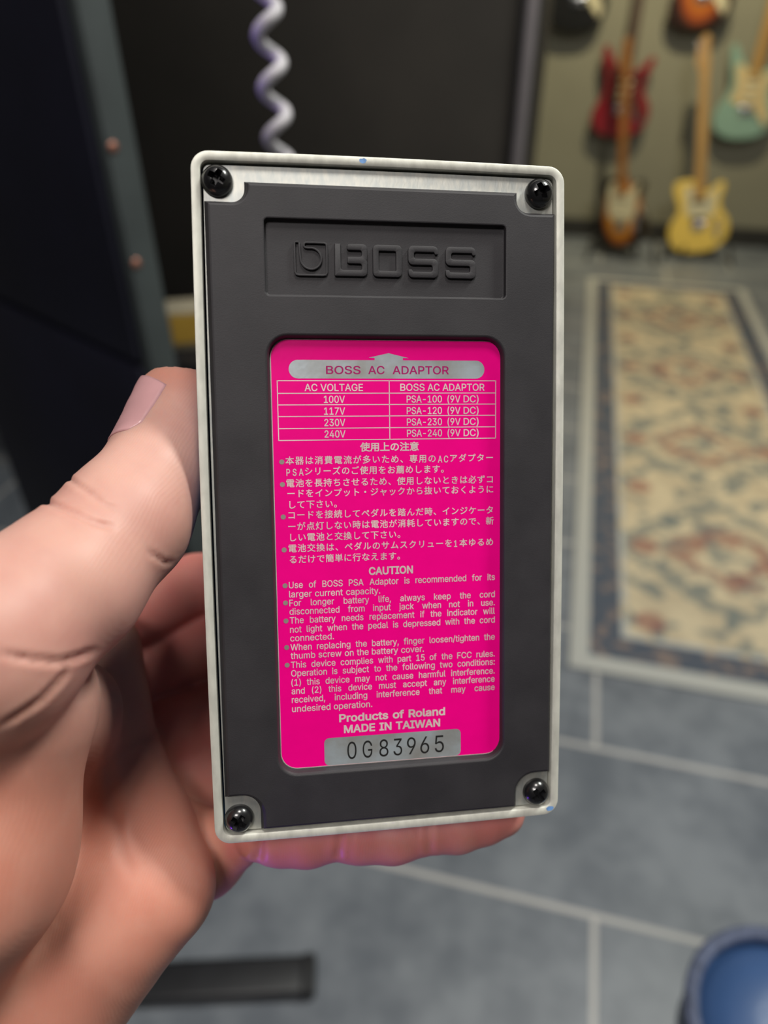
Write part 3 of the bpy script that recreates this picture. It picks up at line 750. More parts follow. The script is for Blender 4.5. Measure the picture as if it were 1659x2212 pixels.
# arrow pill
PZ = LZ+.012
pill = round_poly([(-18.5, 24.87, 1.7), (19.35, 24.87, 1.7), (19.35, 28.32, 1.7), (-18.5, 28.32, 1.7)], 8)
k0 = max(range(len(pill)), key=lambda i: (pill[i][1], -pill[i][0]))
top = [(3.22, 28.32), (3.22, 28.74), (4.39, 28.74), (.45, 29.65), (-3.4, 28.78), (-2.23, 28.74), (-2.23, 28.32)]
i0 = [i for i in range(len(pill)) if abs(pill[i][1]-28.32) < .02]
right_i = max(i0, key=lambda i: pill[i][0]); left_i = min(i0, key=lambda i: pill[i][0])
n_ = len(pill); P2 = []
i = left_i
while True:
    P2.append(pill[i])
    if i == right_i: break
    i = (i+1) % n_
P2 += top
cap('arrow_banner', P2, PZ, m_silver, lab)
splate = round_poly([(-13.35, -51.05, 1.0), (14.4, -51.05, 1.0), (14.4, -45.45, 1.0), (-13.35, -45.45, 1.0)], 6)
cap('serial_plate', splate, PZ, m_silver, lab)
def rect_line(bm, xa, ya, xb, yb, w_):
    if abs(xa-xb) < abs(ya-yb): q = ((xa-w_/2, ya), (xa+w_/2, ya), (xa+w_/2, yb), (xa-w_/2, yb))
    else: q = ((xa, ya-w_/2), (xb, ya-w_/2), (xb, ya+w_/2), (xa, ya+w_/2))
    f = bm.faces.new([bm.verts.new((x*MM, y*MM, PZ*MM)) for x, y in q])
    f.normal_update()
    if f.normal.z < 0: f.normal_flip()
bm = bmesh.new()
for y in (24.45, 22.1, 19.95, 17.77, 15.52, 13.3): rect_line(bm, -20.8, y, 21.75, y, .17)
for x in (-20.7, .53, 21.65): rect_line(bm, x, 13.22, x, 24.53, .17)
from_bm('table_grid', bm, m_foil_txt, lab)

# ---- lettering
FONT = None
try:
    fp = os.path.join(bpy.utils.resource_path('LOCAL'), 'datafiles', 'fonts', 'Inter.woff2')
    if os.path.exists(fp): FONT = bpy.data.fonts.load(fp)
except Exception:
    FONT = None
from mathutils.geometry import interpolate_bezier
GCACHE = {}
def contours(text):
    c = bpy.data.curves.new('t', 'FONT'); c.body = text; c.size = 1.0
    if FONT and all(ord(q) < 128 for q in text): c.font = FONT
    o = bpy.data.objects.new('t', c); COL.objects.link(o)
    bpy.context.view_layer.update()
    cu = o.to_curve(bpy.context.evaluated_depsgraph_get())
    out = []
    for sp in cu.splines:
        if sp.type != 'BEZIER':
            out.append([(q.co[0], q.co[1]) for q in sp.points]); continue
        B = sp.bezier_points; P = []
        for k in range(len(B)):
            a, b = B[k], B[(k+1) % len(B)]
            straight = (a.handle_right-a.co).cross(b.co-a.co).length < 1e-7 and (b.handle_left-b.co).cross(b.co-a.co).length < 1e-7
            seg = [a.co, b.co] if straight else interpolate_bezier(a.co, a.handle_right, b.handle_left, b.co, 5)
            P += [(q[0], q[1]) for q in seg[:-1]]
        Q = [q for k, q in enumerate(P) if math.hypot(q[0]-P[k-1][0], q[1]-P[k-1][1]) > 1e-5]
        if len(Q) > 2: out.append(Q)
    o.to_curve_clear()
    bpy.data.objects.remove(o); bpy.data.curves.remove(c)
    return out
def winding_fill(C):
    """fill closed outlines by winding number, slab by slab; returns vertices and quads"""
    A = np.concatenate([np.array(P) for P in C]); B = np.concatenate([np.roll(np.array(P), -1, 0) for P in C])
    k = np.abs(A[:, 1]-B[:, 1]) > 1e-7; A, B = A[k], B[k]
    d = B-A
    # events: every corner and every crossing of two edges
    r = A[None]-A[:, None]
    den = d[:, None, 0]*d[None, :, 1]-d[:, None, 1]*d[None, :, 0]
    with np.errstate(divide='ignore', invalid='ignore'):
        t_ = (r[..., 0]*d[None, :, 1]-r[..., 1]*d[None, :, 0])/den
        u_ = (r[..., 0]*d[:, None, 1]-r[..., 1]*d[:, None, 0])/den
    ok = (np.abs(den) > 1e-12) & (t_ > 0) & (t_ < 1) & (u_ > 0) & (u_ < 1)
    I, _ = np.nonzero(ok)
    ys = np.sort(np.concatenate([A[:, 1], B[:, 1], A[I, 1]+t_[ok]*d[I, 1]]))
    ys = ys[np.concatenate([[True], np.diff(ys) > 2e-5])]
    V, Fs = [], []
    lo, hi = np.minimum(A[:, 1], B[:, 1]), np.maximum(A[:, 1], B[:, 1])
    for y0_, y1_ in zip(ys, ys[1:]):
        ym_ = (y0_+y1_)/2
        e = np.nonzero((lo < ym_) & (hi > ym_))[0]
        if len(e) < 2: continue
        sl = d[e, 0]/d[e, 1]
        xm = A[e, 0]+(ym_-A[e, 1])*sl; o_ = np.argsort(xm); e, sl = e[o_], sl[o_]
        xa = A[e, 0]+(y0_-A[e, 1])*sl; xb = A[e, 0]+(y1_-A[e, 1])*sl
        w_ = 0; start = None
        for q in range(len(e)):
            was = w_ > 0
            w_ += 1 if d[e[q], 1] < 0 else -1
            if w_ > 0 and not was: start = q
            elif was and w_ <= 0:
                b = len(V)
                V += [(xa[start], y0_, 0), (xa[q], y0_, 0), (xb[q], y1_, 0), (xb[start], y1_, 0)]; Fs.append((b, b+1, b+2, b+3))
    return V, Fs
def glyphs(text, bold=0.0):
    """flat lettering at size 1, grown by `bold` all round"""
    key = (text, round(bold, 5))
    if key in GCACHE: return GCACHE[key]
    C = contours(text)
    big = max(C, key=lambda P: abs(poly_area(P)))
    sgn = 1 if poly_area(big) > 0 else -1
    if sgn < 0: C = [P[::-1] for P in C]
    if bold > 0: C = [offset_poly(P, -bold) for P in C]
    C.sort(key=lambda P: min(q[0] for q in P))
    groups = []; right = -1e9
    for P in C:
        if min(q[0] for q in P) > right: groups.append([])
        groups[-1].append(P); right = max(right, max(q[0] for q in P))
    V, Fs = [], []
    for G_ in groups:
        v_, f_ = winding_fill(G_); b = len(V)
        V += v_; Fs += [tuple(b+q for q in f) for f in f_]
    r = (np.array(V), Fs); GCACHE[key] = r
    return r
Vh, _ = glyphs('H'); CAPH = Vh[:, 1].max()-Vh[:, 1].min()
class Text:
    def __init__(s): s.V = []; s.F = []
    def put(s, V, Fs, sx, sy, x, y):
        b = sum(len(v) for v in s.V)
        s.V.append(np.stack([V[:, 0]*sx+x, V[:, 1]*sy+y, PZ+.012+V[:, 2]*.0025], 1)*MM)
        s.F += [tuple(i+b for i in f) for f in Fs]
    def fit(s, text, xa, xb, y, cap_mm, bold=0.0, base=None):
        sy = cap_mm/CAPH; V, Fs = glyphs(text, bold/sy)
        sx = (xb-xa)/(V[:, 0].max()-V[:, 0].min())
        s.put(V-np.array([V[:, 0].min(), base if base is not None else 0, 0]), Fs, sx, sy, xa, y)
    def justify(s, text, xa, xb, y, cap_mm, cond=.93, bold=0.0, full=True):
        sy = cap_mm/CAPH; sx = sy*cond
        ws = text.split(); G = [glyphs(w_, bold/sy) for w_ in ws]
        wid = [(g[0][:, 0].max()-g[0][:, 0].min()) for g in G]
        tot = sum(wid); gaps = len(ws)-1
        if full and gaps:
            mn = .22*sy*gaps
            sx = min(sx, (xb-xa-mn)/tot)
            sp = (xb-xa-tot*sx)/gaps
        else:
            sx = (xb-xa)/(tot+.27*gaps) if gaps else (xb-xa)/tot; sp = .27*sx
        x = xa
        for g, wd_ in zip(G, wid):
            s.put(g[0]-np.array([g[0][:, 0].min(), 0, 0]), g[1], sx, sy, x, y); x += wd_*sx+sp
    def jp(s, text, xa, xb, y, em, skip_last=0.0):
        """full-width characters on an even pitch"""
        n = 0.0; adv = []
        for ch in text:
            adv.append(.66 if ord(ch) < 128 else 1.0)
        tot = sum(adv)-skip_last; p = (xb-xa)/tot; x = xa
        for ch, a in zip(text, adv):
            V, Fs = glyphs(ch, .014)
            if ord(ch) < 128:
                c0_ = V[:, 0].min(); s.put(V-np.array([c0_, 0, 0]), Fs, em*1.10, em*.80/CAPH*.95, x+.08, y+.1)
            else:
                c = V[:, :]; s.put(c, Fs, em, em, x-.05*em, y+.16*em)
            x += a*p
    def build(s, name, m, parent):
        me = bpy.data.meshes.new(name); me.from_pydata(np.concatenate(s.V).tolist(), [], s.F); me.update()
        # keep every face turned to the reader
        bm = bmesh.new(); bm.from_mesh(me)
        bm.normal_update()
        for f in bm.faces:
            if f.normal.z < 0: f.normal_flip()
        bm.to_mesh(me); bm.free()
        return link_mesh(name, me, m, parent, False)
B1 = .03
t = Text(); t.fit('BOSS', -11.52, -4.95, 25.72, 1.48, .03); t.fit('AC', -3.5, -.35, 25.72, 1.48, .03); t.fit('ADAPTOR', 1.2, 12.26, 25.72, 1.48, .03)
t.build('banner_lettering', m_ttl, lab)
t = Text()
t.fit('AC', -15.64, -13.2, 22.52, 1.32, B1); t.fit('VOLTAGE', -12.65, -4.55, 22.52, 1.32, B1)
t.fit('BOSS', 2.66, 7.45, 22.55, 1.32, B1); t.fit('AC', 8.0, 10.4, 22.55, 1.32, B1); t.fit('ADAPTOR', 10.95, 19.4, 22.55, 1.32, B1)
for y, a, b in ((20.3, '100V', 'PSA-100'), (18.09, '117V', 'PSA-120'), (15.93, '230V', 'PSA-230'), (13.76, '240V', 'PSA-240')):
    t.fit(a, -12.05, -8.03, y, 1.32, B1); t.fit(b, 3.88, 10.84, y, 1.32, B1); t.fit('(9V', 11.93, 14.55, y, 1.32, B1, 0.0); t.fit('DC)', 15.15, 18.19, y, 1.32, B1, 0.0)
t.build('table_lettering', m_foil_txt, lab)
t = Text()
V, Fs = glyphs('使用上の注意', .025); sx = 11.5/(V[:, 0].max()-V[:, 0].min()); t.put(V-np.array([V[:, 0].min(), V[:, 1].min(), 0]), Fs, sx, sx*.95, -5.3, 10.95)
for s_, xa, xb, y, k in (('本器は消費電流が多いため、専用のACアダプター', -19.5, 21.5, 8.58, 0), ('PSAシリーズのご使用をお薦めします。', -19.5, 12.4, 6.52, 0), ('電池を長持ちさせるため、使用しないときは必ずコ', -19.5, 21.5, 4.3, 0),
    ('ードをインプット・ジャックから抜いておくように', -19.4, 21.5, 2.33, 0), ('して下さい。', -19.3, -8.7, .2, 0), ('コードを接続してペダルを踏んだ時、インジケータ', -19.4, 21.5, -1.8, 0), ('ーが点灯しない時は電池が消耗していますので、新', -19.4, 21.5, -3.98, 0),
    ('しい電池と交換して下さい。', -19.3, 3.6, -6.1, 0), ('電池交換は、ペダルのサムスクリューを1本ゆるめ', -19.4, 21.5, -8.2, 0), ('るだけで簡単に行なえます。', -19.3, 3.5, -10.36, 0)):
    t.jp(s_, xa, xb, y, 1.68)
t.build('japanese_notice', m_foil_txt, lab)
t = Text(); t.fit('CAUTION', -3.94, 4.84, -13.0, 1.42, .075)
XL, XR = -19.5, 21.55
for s_, y, xb, full in (('Use of BOSS PSA Adaptor is recommended for its', -15.05, XR, 1), ('larger current capacity.', -16.84, -1.75, 0), ('For longer battery life, always keep the cord', -18.55, XR, 1), ('disconnected from input jack when not in use.', -20.24, XR, 1),
    ('The battery needs replacement if the indicator will', -21.98, XR, 1), ('not light when the pedal is depressed with the cord', -23.78, XR, 1), ('connected.', -25.5, -11.0, 0), ('When replacing the battery, finger loosen/tighten the', -27.3, XR, 1),
    ('thumb screw on the battery cover.', -29.0, 6.9, 0), ('This device complies with part 15 of the FCC rules.', -30.8, XR, 1), ('Operation is subject to the following two conditions:', -32.5, XR, 1), ('(1) this device may not cause harmful interference.', -34.35, XR, 1),
    ('and (2) this device must accept any interference', -36.05, XR, 1), ('received, including interference that may cause', -37.8, XR, 1), ('undesired operation.', -39.65, -3.65, 0)):
    t.justify(s_, XL, xb, y, 1.25, .90, .022, bool(full))
t.build('caution_notice', m_foil_txt, lab)
t = Text()
t.justify('Products of Roland', -10.3, 11.18, -42.3, 1.5, 1.0, .075, False); t.justify('MADE IN TAIWAN', -9.4, 10.14, -44.6, 1.5, 1.0, .075, False)
t.build('maker_lettering', m_foil_txt, lab)
t = Text()
for k, ch in enumerate('0G83965'):
    xa = (-8.8, -5.72, -2.36, .5, 3.28, 6.0, 9.0)[k]; wd_ = (1.85, 1.95, 1.85, 1.8, 1.8, 1.85, 1.9)[k]
    t.fit(ch, xa, xa+wd_, -50.05, 3.5, .0)
t.build('serial_number', m_ink, lab)
bm = bmesh.new()
for y in (9.26, 4.98, -1.21, -7.56, -14.51, -17.87, -21.42, -26.66, -30.17):
    vs = [bm.verts.new(((-20.22+.48*math.cos(a))*MM, (y+.48*math.sin(a))*MM, (PZ+.012)*MM)) for a in [2*math.pi*k/20 for k in range(20)]]
    bm.faces.new(vs)
from_bm('bullet_dots', bm, m_grey_txt, lab)
# paint flecks on the rim
def fleck(cx, cy, rx, ry, seed):
    rnd = random.Random(seed)
    return cap('paint_fleck', [(cx+rx*math.cos(a)*(.75+.4*rnd.random()), cy+ry*math.sin(a)*(.75+.4*rnd.random())) for a in [2*math.pi*k/14 for k in range(14)]], .02, m_fleck, pedal)
fleck(-4.0, 64.35, .75, .5, 1); fleck(33.2, -63.7, .85, .55, 5)

# ------------------------------------------------------------------ the hand
m_skin = mat('skin', (0.57, 0.285, 0.235), 0.46, color2=(0.65, 0.375, 0.315), vscale=45, detail=5)
def skin_nodes(m):
    N = NT(m); nt = N.nt; b = N.b
    b.inputs['Specular IOR Level'].default_value = 0.3
    b.inputs['Subsurface Weight'].default_value = 0.35
    b.inputs['Subsurface Radius'].default_value = (1.0, 0.35, 0.2)
    b.inputs['Subsurface Scale'].default_value = 0.004
    at_ = nt.nodes.new('ShaderNodeAttribute'); at_.attribute_name = 'flush'
    old = b.inputs['Base Color'].links[0].from_socket
    c1 = N.mix(N.smooth(at_.outputs['Fac'], 0.0, 0.5), old, (0.60, 0.25, 0.18))
    c2 = N.mix(N.smooth(at_.outputs['Fac'], 0.5, 1.0), c1, (0.66, 0.23, 0.20))
    mot = N.noise(nt.nodes.new('ShaderNodeTexCoord').outputs['Object'], 90.0, 4)
    c3 = N.mix(N.m('MULTIPLY', N.smooth(mot, 0.4, 0.7), 0.25), c2, (0.70, 0.40, 0.31))
    nt.links.new(c3, b.inputs['Base Color'])
    tc = nt.nodes.new('ShaderNodeTexCoord')
    wv = nt.nodes.new('ShaderNodeTexWave'); wv.inputs['Scale'].default_value = 640.0; wv.inputs['Distortion'].default_value = 7.0; wv.inputs['Detail'].default_value = 3.0; wv.inputs['Detail Scale'].default_value = 0.25
    nt.links.new(tc.outputs['Object'], wv.inputs['Vector'])
    n1 = N.noise(tc.outputs['Object'], 700.0, 3)
    hgt = N.m('ADD', N.m('MULTIPLY', wv.outputs['Fac'], 0.5), N.m('MULTIPLY', n1, 0.6))
    bp = nt.nodes.new('ShaderNodeBump'); bp.inputs['Strength'].default_value = 0.10; bp.inputs['Distance'].default_value = 0.0002
    nt.links.new(hgt, bp.inputs['Height']); nt.links.new(bp.outputs['Normal'], b.inputs['Normal'])
skin_nodes(m_skin)
m_nail = mat('fingernail', (0.66, 0.36, 0.37), 0.3, var=0.04, vscale=200)

H = 0.7
LO = np.array((-185.0, -30.0, 86.0)); HI = np.array((40.0, 200.0, 218.0))
NX = np.ceil((HI-LO)/H).astype(int)
D = np.full(NX, 50.0, dtype=np.float32)
AXS = [LO[i]+H*np.arange(NX[i], dtype=np.float32) for i in range(3)]
def window(lo, hi):
    a = np.maximum(0, np.floor((lo-LO)/H).astype(int)); b = np.minimum(NX, np.ceil((hi-LO)/H).astype(int)+1)
    return tuple(slice(int(x), int(max(x, y))) for x, y in zip(a, b))
def grid(w):
    X, Y, Z = np.meshgrid(AXS[0][w[0]], AXS[1][w[1]], AXS[2][w[2]], indexing='ij', sparse=True); return X, Y, Z
def smin(a, b, k):
    if k <= 0: return np.minimum(a, b)
    h_ = np.maximum(k-np.abs(a-b), 0)/k
    return np.minimum(a, b)-h_*h_*k*0.25
def cone(w, a, ra, b, rb):
    X, Y, Z = grid(w); ba = b-a; L2 = float(ba@ba)
    px, py, pz = X-a[0], Y-a[1], Z-a[2]
    t_ = np.clip((px*ba[0]+py*ba[1]+pz*ba[2])/L2, 0, 1)
    t_ = t_*t_*(3-2*t_)*.5+t_*.5
    dx, dy, dz = px-ba[0]*t_, py-ba[1]*t_, pz-ba[2]*t_
    return np.sqrt(dx*dx+dy*dy+dz*dz)-(ra+(rb-ra)*t_)
def ell(w, c, r, R=None):
    X, Y, Z = grid(w); px, py, pz = X-c[0], Y-c[1], Z-c[2]
    if R is not None:
        px, py, pz = (R[i, 0]*px+R[i, 1]*py+R[i, 2]*pz for i in range(3))
    k0 = np.sqrt((px/r[0])**2+(py/r[1])**2+(pz/r[2])**2)
    return (k0-1)*min(r)*np.clip(k0, .6, 1.3)
def chain(pts, k_in, k_out):
    """pts: (u, v, depth, radius)"""
    P = [(at(u, v, d), r) for u, v, d, r in pts]; pad_ = 8.0+k_out
    lo = np.min([p-r for p, r in P], 0)-pad_; hi = np.max([p+r for p, r in P], 0)+pad_
    w = window(lo, hi); d = None
    for (a, ra), (b, rb) in zip(P, P[1:]):
        c = cone(w, a, ra, b, rb); d = c if d is None else smin(d, c, k_in)
    D[w] = smin(D[w], d.astype(np.float32), k_out)
def blob(u, v, d, r, k, R=None):
    c = at(u, v, d); m_ = max(r)+8+k; w = window(c-m_, c+m_)
    D[w] = smin(D[w], ell(w, c, r, R).astype(np.float32), k)
# palm: metacarpal rows and the heel
chain([(-150, 2230, 150, 25), (60, 2010, 156, 20), (240, 1800, 162, 13)], 6, 0)
chain([(40, 1980, 158, 17), (140, 1600, 166, 12), (205, 1395, 168, 10.0)], 6, 12)
chain([(60, 2010, 158, 16), (160, 1680, 166, 11), (212, 1535, 166, 10.2)], 6, 12)
chain([(60, 2050, 156, 16), (190, 1790, 163, 11.5), (243, 1690, 163, 10.2)], 6, 12)
chain([(-20, 2260, 150, 19), (138, 2082, 152, 16.0), (290, 1892, 153, 14.2), (360, 1918, 151, 8.6)], 6, 8)
chain([(120, 2120, 152, 14), (258, 1972, 150, 13.4), (366, 1926, 149, 7.6)], 6, 6)
chain([(230, 1880, 156, 13), (300, 1790, 158, 9.6)], 4, 8)
# forearm
chain([(-1150, 3150, 152, 34), (-420, 2500, 151, 29), (-120, 2240, 150, 26)], 4, 14)
# thenar and thumb
chain([(0, 1545, 124, 16.0), (-120, 1850, 124, 20.5), (-260, 2130, 136, 22)], 6, 5)
chain([(-300, 1560, 140, 24), (-130, 1800, 140, 22)], 6, 6)
chain([(60, 1500, 134, 12), (140, 1540, 146, 10), (170, 1660, 156, 9)], 5, 5)
chain([(383, 879, 150, 9.0), (374, 930, 147, 9.4), (358, 990, 143, 10.2), (270, 1128, 132, 11.5), (140, 1266, 121, 12.5), (-40, 1400, 112, 15.5), (-200, 1560, 118, 18)], 3, 3)
# fingers behind the pedal
chain([(280, 1340, 186, 8.8), (425, 1264, 199, 8.6), (520, 1255, 199, 8.8), (760, 1255, 196, 8.6), (930, 1262, 192, 7.8)], 2, 2.2)
chain([(225, 1500, 182, 9.8), (420, 1408, 197, 9.4), (540, 1385, 198, 9.2), (800, 1375, 196, 8.8), (990, 1385, 191, 8.0)], 2, 2.0)
chain([(262, 1660, 176, 10.0), (372, 1590, 184, 10.0), (450, 1560, 190, 9.8), (790, 1520, 194, 8.6), (960, 1520, 190, 7.8)], 2, 2.0)
chain([(300, 1720, 175, 10.0), (420, 1690, 182, 9.5), (560, 1660, 188, 9.0), (700, 1640, 190, 8.6)], 2, 2.0)
# little finger under the lower edge
chain([(340, 1790, 170, 9.6), (440, 1849, 167, 9.1), (518, 1802, 163, 7.0)], 3, 1.2)
chain([(570, 1796, 158.5, 6.6), (610, 1797, 157.5, 7.1), (665, 1798, 157, 7.2), (732, 1788, 157, 6.5), (775, 1793, 157.2, 6.9), (850, 1794, 157.8, 6.9), (926, 1780, 158.5, 6.2), (985, 1777, 159.5, 6.4), (1040, 1763, 161, 6.1), (1080, 1752, 162, 5.7)], 1.2, 0.5)
# make room for the pedal body (fingers press flat against it)
w = window(LO, HI); X, Y, Z = grid(w)
px, py, pz = X-PT[0], Y-PT[1], Z-PT[2]
lx = PR[0, 0]*px+PR[1, 0]*py+PR[2, 0]*pz; ly = PR[0, 1]*px+PR[1, 1]*py+PR[2, 1]*pz; lz = PR[0, 2]*px+PR[1, 2]*py+PR[2, 2]*pz
qx = np.abs(lx)-35.45+3; qy = np.abs(ly)-65.2+3; qz = np.abs(lz+16.2)-16.3+1
box = np.sqrt(np.maximum(qx, 0)**2+np.maximum(qy, 0)**2)+np.minimum(np.maximum(qx, qy), 0)-3
box = np.maximum(box, np.abs(lz+16.2)-16.3).astype(np.float32)
D = np.maximum(D, .15-box)
del qx, qy, qz, lx, ly, lz, px, py, pz, X, Y, Z
def surface_nets(D):
    s = D < 0
    c = np.zeros(np.array(D.shape)-1, dtype=np.int8)
    offs = [(i, j, k) for i in (0, 1) for j in (0, 1) for k in (0, 1)]
    n = c.shape
    for o_ in offs: c += s[o_[0]:o_[0]+n[0], o_[1]:o_[1]+n[1], o_[2]:o_[2]+n[2]]
    I = np.argwhere((c > 0) & (c < 8))
    idx = np.full(n, -1, dtype=np.int64); idx[I[:, 0], I[:, 1], I[:, 2]] = np.arange(len(I))
    val = np.stack([D[I[:, 0]+o_[0], I[:, 1]+o_[1], I[:, 2]+o_[2]] for o_ in offs], 1)
    acc = np.zeros((len(I), 3)); cnt = np.zeros(len(I))
    for a in range(8):
        for b in range(a+1, 8):
            oa, ob = np.array(offs[a]), np.array(offs[b])
            if np.abs(oa-ob).sum() != 1: continue
            va, vb = val[:, a], val[:, b]; x = (va < 0) != (vb < 0)
            t_ = np.where(x, va/np.where(x, va-vb, 1), 0)
            acc += x[:, None]*(oa+(ob-oa)*t_[:, None]); cnt += x
    V = LO+H*(I+acc/cnt[:, None])
    F = []
    for ax in range(3):
        o1, o2 = [(1, 2), (2, 0), (0, 1)][ax]
        sa = [slice(None)]*3; sb = [slice(None)]*3
        sa[ax] = slice(0, -1); sb[ax] = slice(1, None)
        for sl in (sa, sb):
            sl[o1] = slice(1, -1); sl[o2] = slice(1, -1)
        A, B = s[tuple(sa)], s[tuple(sb)]
        E = np.argwhere(A != B)
        inside = A[E[:, 0], E[:, 1], E[:, 2]]
        base = E.copy(); base[:, o1] += 1; base[:, o2] += 1
        def cell(d1, d2):
            q = base.copy(); q[:, o1] -= d1; q[:, o2] -= d2
            return idx[q[:, 0], q[:, 1], q[:, 2]]
        Q = np.stack([cell(1, 1), cell(0, 1), cell(0, 0), cell(1, 0)], 1)
        Q[~inside] = Q[~inside][:, ::-1]
        F.append(Q)
    return V, np.concatenate(F)
V, F = surface_nets(D)
def vnormals(V, F):
    n = np.cross(V[F[:, 2]]-V[F[:, 0]], V[F[:, 3]]-V[F[:, 1]])
    N = np.zeros_like(V)
    for k in range(4): np.add.at(N, F[:, k], n)
    return N/np.maximum(np.linalg.norm(N, axis=1, keepdims=True), 1e-9)
def relax(V, F, it, lam=.5):
    E = np.concatenate([F[:, [0, 1]], F[:, [1, 2]], F[:, [2, 3]], F[:, [3, 0]]])
    for _ in range(it):
        S = np.zeros_like(V); C = np.zeros(len(V))
        np.add.at(S, E[:, 0], V[E[:, 1]]); np.add.at(S, E[:, 1], V[E[:, 0]])
        np.add.at(C, E[:, 0], 1); np.add.at(C, E[:, 1], 1)
        V = V+lam*(S/C[:, None]-V)
    return V
V = relax(V, F, 3)
N = vnormals(V, F)
# outward normals point away from the inside
if (N*(V-V.mean(0))).sum() < 0: N = -N; F = F[:, ::-1]
# skin folds: fine grooves following polylines over the near surface
U_ = V[:, 0]/V[:, 2]*FPX+CX; W_ = V[:, 1]/V[:, 2]*FPX+CY
facing = -(N*V).sum(1)/np.linalg.norm(V, axis=1)
def groove(line, wpx, depth, zlo, zhi, bulge=0.2):
    global V
    best = np.full(len(V), 1e9); L = [np.array(p, float) for p in line]; tt = np.zeros(len(V)); tot = len(L)-1
    for i, (a, b) in enumerate(zip(L, L[1:])):
        ab = b-a; t_ = np.clip(((U_-a[0])*ab[0]+(W_-a[1])*ab[1])/(ab@ab), 0, 1)
        d = np.hypot(U_-a[0]-ab[0]*t_, W_-a[1]-ab[1]*t_)
        m_ = d < best; best = np.where(m_, d, best); tt = np.where(m_, (i+t_)/tot, tt)
    fade = np.clip(np.minimum(tt, 1-tt)*5+.25, 0, 1)
    ok = (V[:, 2] > zlo) & (V[:, 2] < zhi) & (facing > -.25)
    g = depth*fade*(np.exp(-(best/wpx)**2)-bulge*np.exp(-((best-2.1*wpx)/(1.1*wpx))**2))
    V = V-N*(g*ok)[:, None]
groove([(70, 1075), (110, 1087), (165, 1110), (210, 1130), (245, 1138)], 5.5, .75, 80, 150)
groove([(130, 1020), (168, 1048), (200, 1070), (225, 1092), (250, 1100)], 5, .5, 80, 150)
groove([(128, 1092), (175, 1112), (200, 1124)], 4, .2, 80, 150)
groove([(318, 1190), (338, 1203), (358, 1216), (372, 1214)], 5, .45, 80, 150)
groove([(0, 1412), (70, 1425), (130, 1430), (172, 1418), (205, 1405)], 7, .8, 80, 150)
groove([(0, 1570), (40, 1545), (90, 1512), (130, 1470), (150, 1440)], 7, .7, 80, 150)
groove([(75, 1520), (55, 1560), (60, 1640), (95, 1720)], 5, .12, 80, 150)
groove([(236, 1600), (243, 1740), (262, 1830), (285, 1900)], 13, .3, 100, 190)
groove([(736, 1790), (734, 1830), (728, 1856)], 8, .7, 140, 180)
groove([(760, 1790), (757, 1820), (752, 1856)], 5, .3, 140, 180)
groove([(926, 1770), (926, 1810), (930, 1846)], 7, .6, 140, 180)
groove([(905, 1770), (905, 1810)], 5, .3, 140, 180)
groove([(562, 1790), (560, 1830), (556, 1862)], 9, 1.0, 140, 180)
V = relax(V, F, 1, .35)
HC = np.array(eye_to_world([at(150, 1900, 150)])[0])
Vw = eye_to_world(V)-HC
me = bpy.data.meshes.new('hand')
me.from_pydata(Vw.tolist(), [], F.tolist()); me.update()
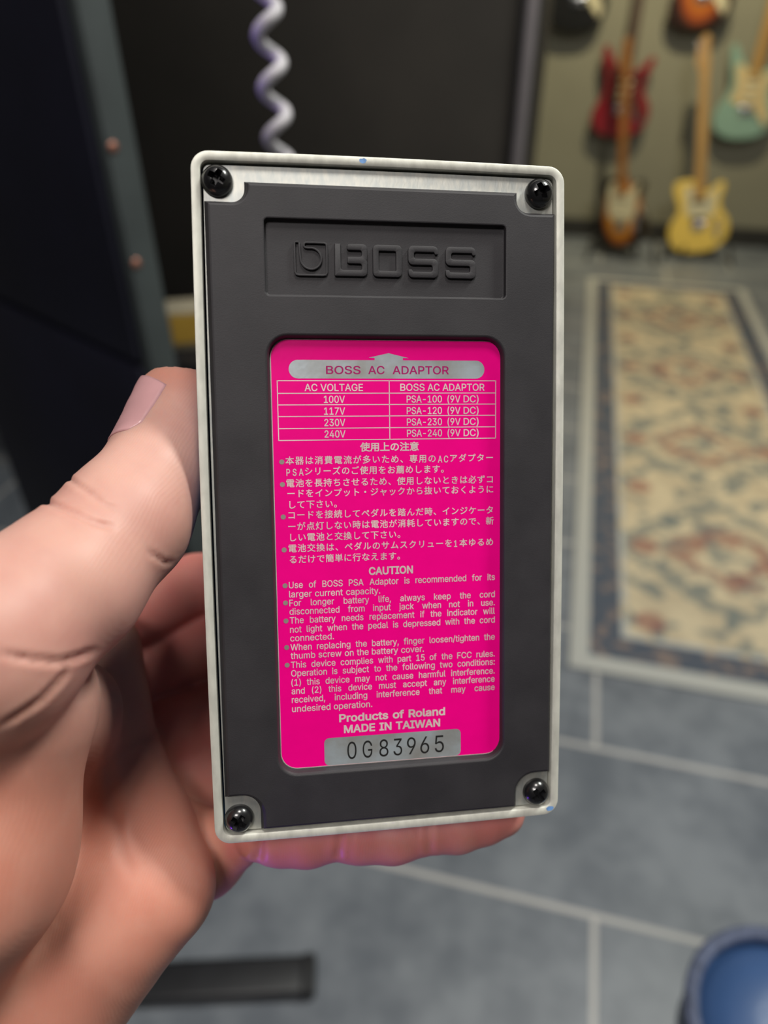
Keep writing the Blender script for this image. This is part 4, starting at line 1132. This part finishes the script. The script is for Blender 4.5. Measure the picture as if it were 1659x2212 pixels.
# the palm and the fingers are ruddier than the thumb
ramp = lambda x, a, b: np.clip((x-a)/(b-a), 0, 1)
palmf = 0.5*ramp(W_, 1400, 1750)
fing = np.maximum(ramp(V[:, 2], 166, 176), ramp(U_, 440, 500)*ramp(W_, 1700, 1760))
tip = 0.35*ramp(-W_, -900, -800)
fl = np.clip(np.maximum(np.maximum(palmf, fing), tip), 0, 1)
atr = me.attributes.new('flush', 'FLOAT', 'POINT'); atr.data.foreach_set('value', fl.astype(np.float32))
hand = link_mesh('hand', me, m_skin, None, True)
hand.location = HC
bmh = bmesh.new(); bmh.from_mesh(me); bmesh.ops.recalc_face_normals(bmh, faces=bmh.faces); bmh.to_mesh(me); bmh.free()
tag(hand, 'left hand of a person gripping the pedal, thumb up along its left edge', 'hand')

# thumbnail, laid on the skin of the thumb tip
def dist_at(P):
    i = (P-LO)/H; i0 = np.clip(np.floor(i).astype(int), 0, NX-2); f_ = i-i0; out = 0
    for a in (0, 1):
        for b in (0, 1):
            for c in (0, 1):
                wt = (f_[0] if a else 1-f_[0])*(f_[1] if b else 1-f_[1])*(f_[2] if c else 1-f_[2])
                out += wt*D[i0[0]+a, i0[1]+b, i0[2]+c]
    return out
A0 = at(359, 985, 144.5); A1 = at(386, 846, 151)
axn = (A1-A0)/np.linalg.norm(A1-A0)
tow = -A0/np.linalg.norm(A0); tow = tow-axn*(tow@axn); tow /= np.linalg.norm(tow)
lef = np.cross(axn, tow); lef = lef if lef[0] < 0 else -lef
bm = bmesh.new(); NS, NP = 22, 26; rows = []
for i in range(NS+1):
    s_ = i/NS; row = []
    for j in range(NP+1):
        q = j/NP*2-1
        sl = s_*(1.0-.0*abs(q))
        near = max(0.0, -q)                     # the side turned to the eye sits lower
        ss = s_ + (.05*q*q)*(1-s_) - .06*q*q*s_ - .26*near**1.3*(.45+.55*s_)
        mid = math.radians(94-6*ss); half = math.radians(66+12*ss)
        if s_ < .12: half *= .85+.15*s_/.12
        a = mid+q*half
        d_ = tow*math.cos(a)+lef*math.sin(a); o_ = A0+(A1-A0)*ss*1.04
        r_ = 4.0
        while r_ < 16 and dist_at(o_+d_*r_) < 0: r_ += .04
        lift = .22+.30*max(0, ss-.8)/.2
        edge = 1-abs(q)**6
        pnt = o_+d_*(r_+lift*edge+.03*(1-edge))
        row.append(bm.verts.new(tuple(eye_to_world([pnt])[0]-HC)))
    rows.append(row)
for i in range(NS):
    for j in range(NP): bm.faces.new((rows[i][j], rows[i][j+1], rows[i+1][j+1], rows[i+1][j]))
bmesh.ops.recalc_face_normals(bm, faces=bm.faces)
r = bmesh.ops.solidify(bm, geom=bm.faces[:], thickness=.0003)
nail = from_bm('thumbnail', bm, m_nail, hand, smooth=True)
nail['label'] = 'pinkish thumbnail'
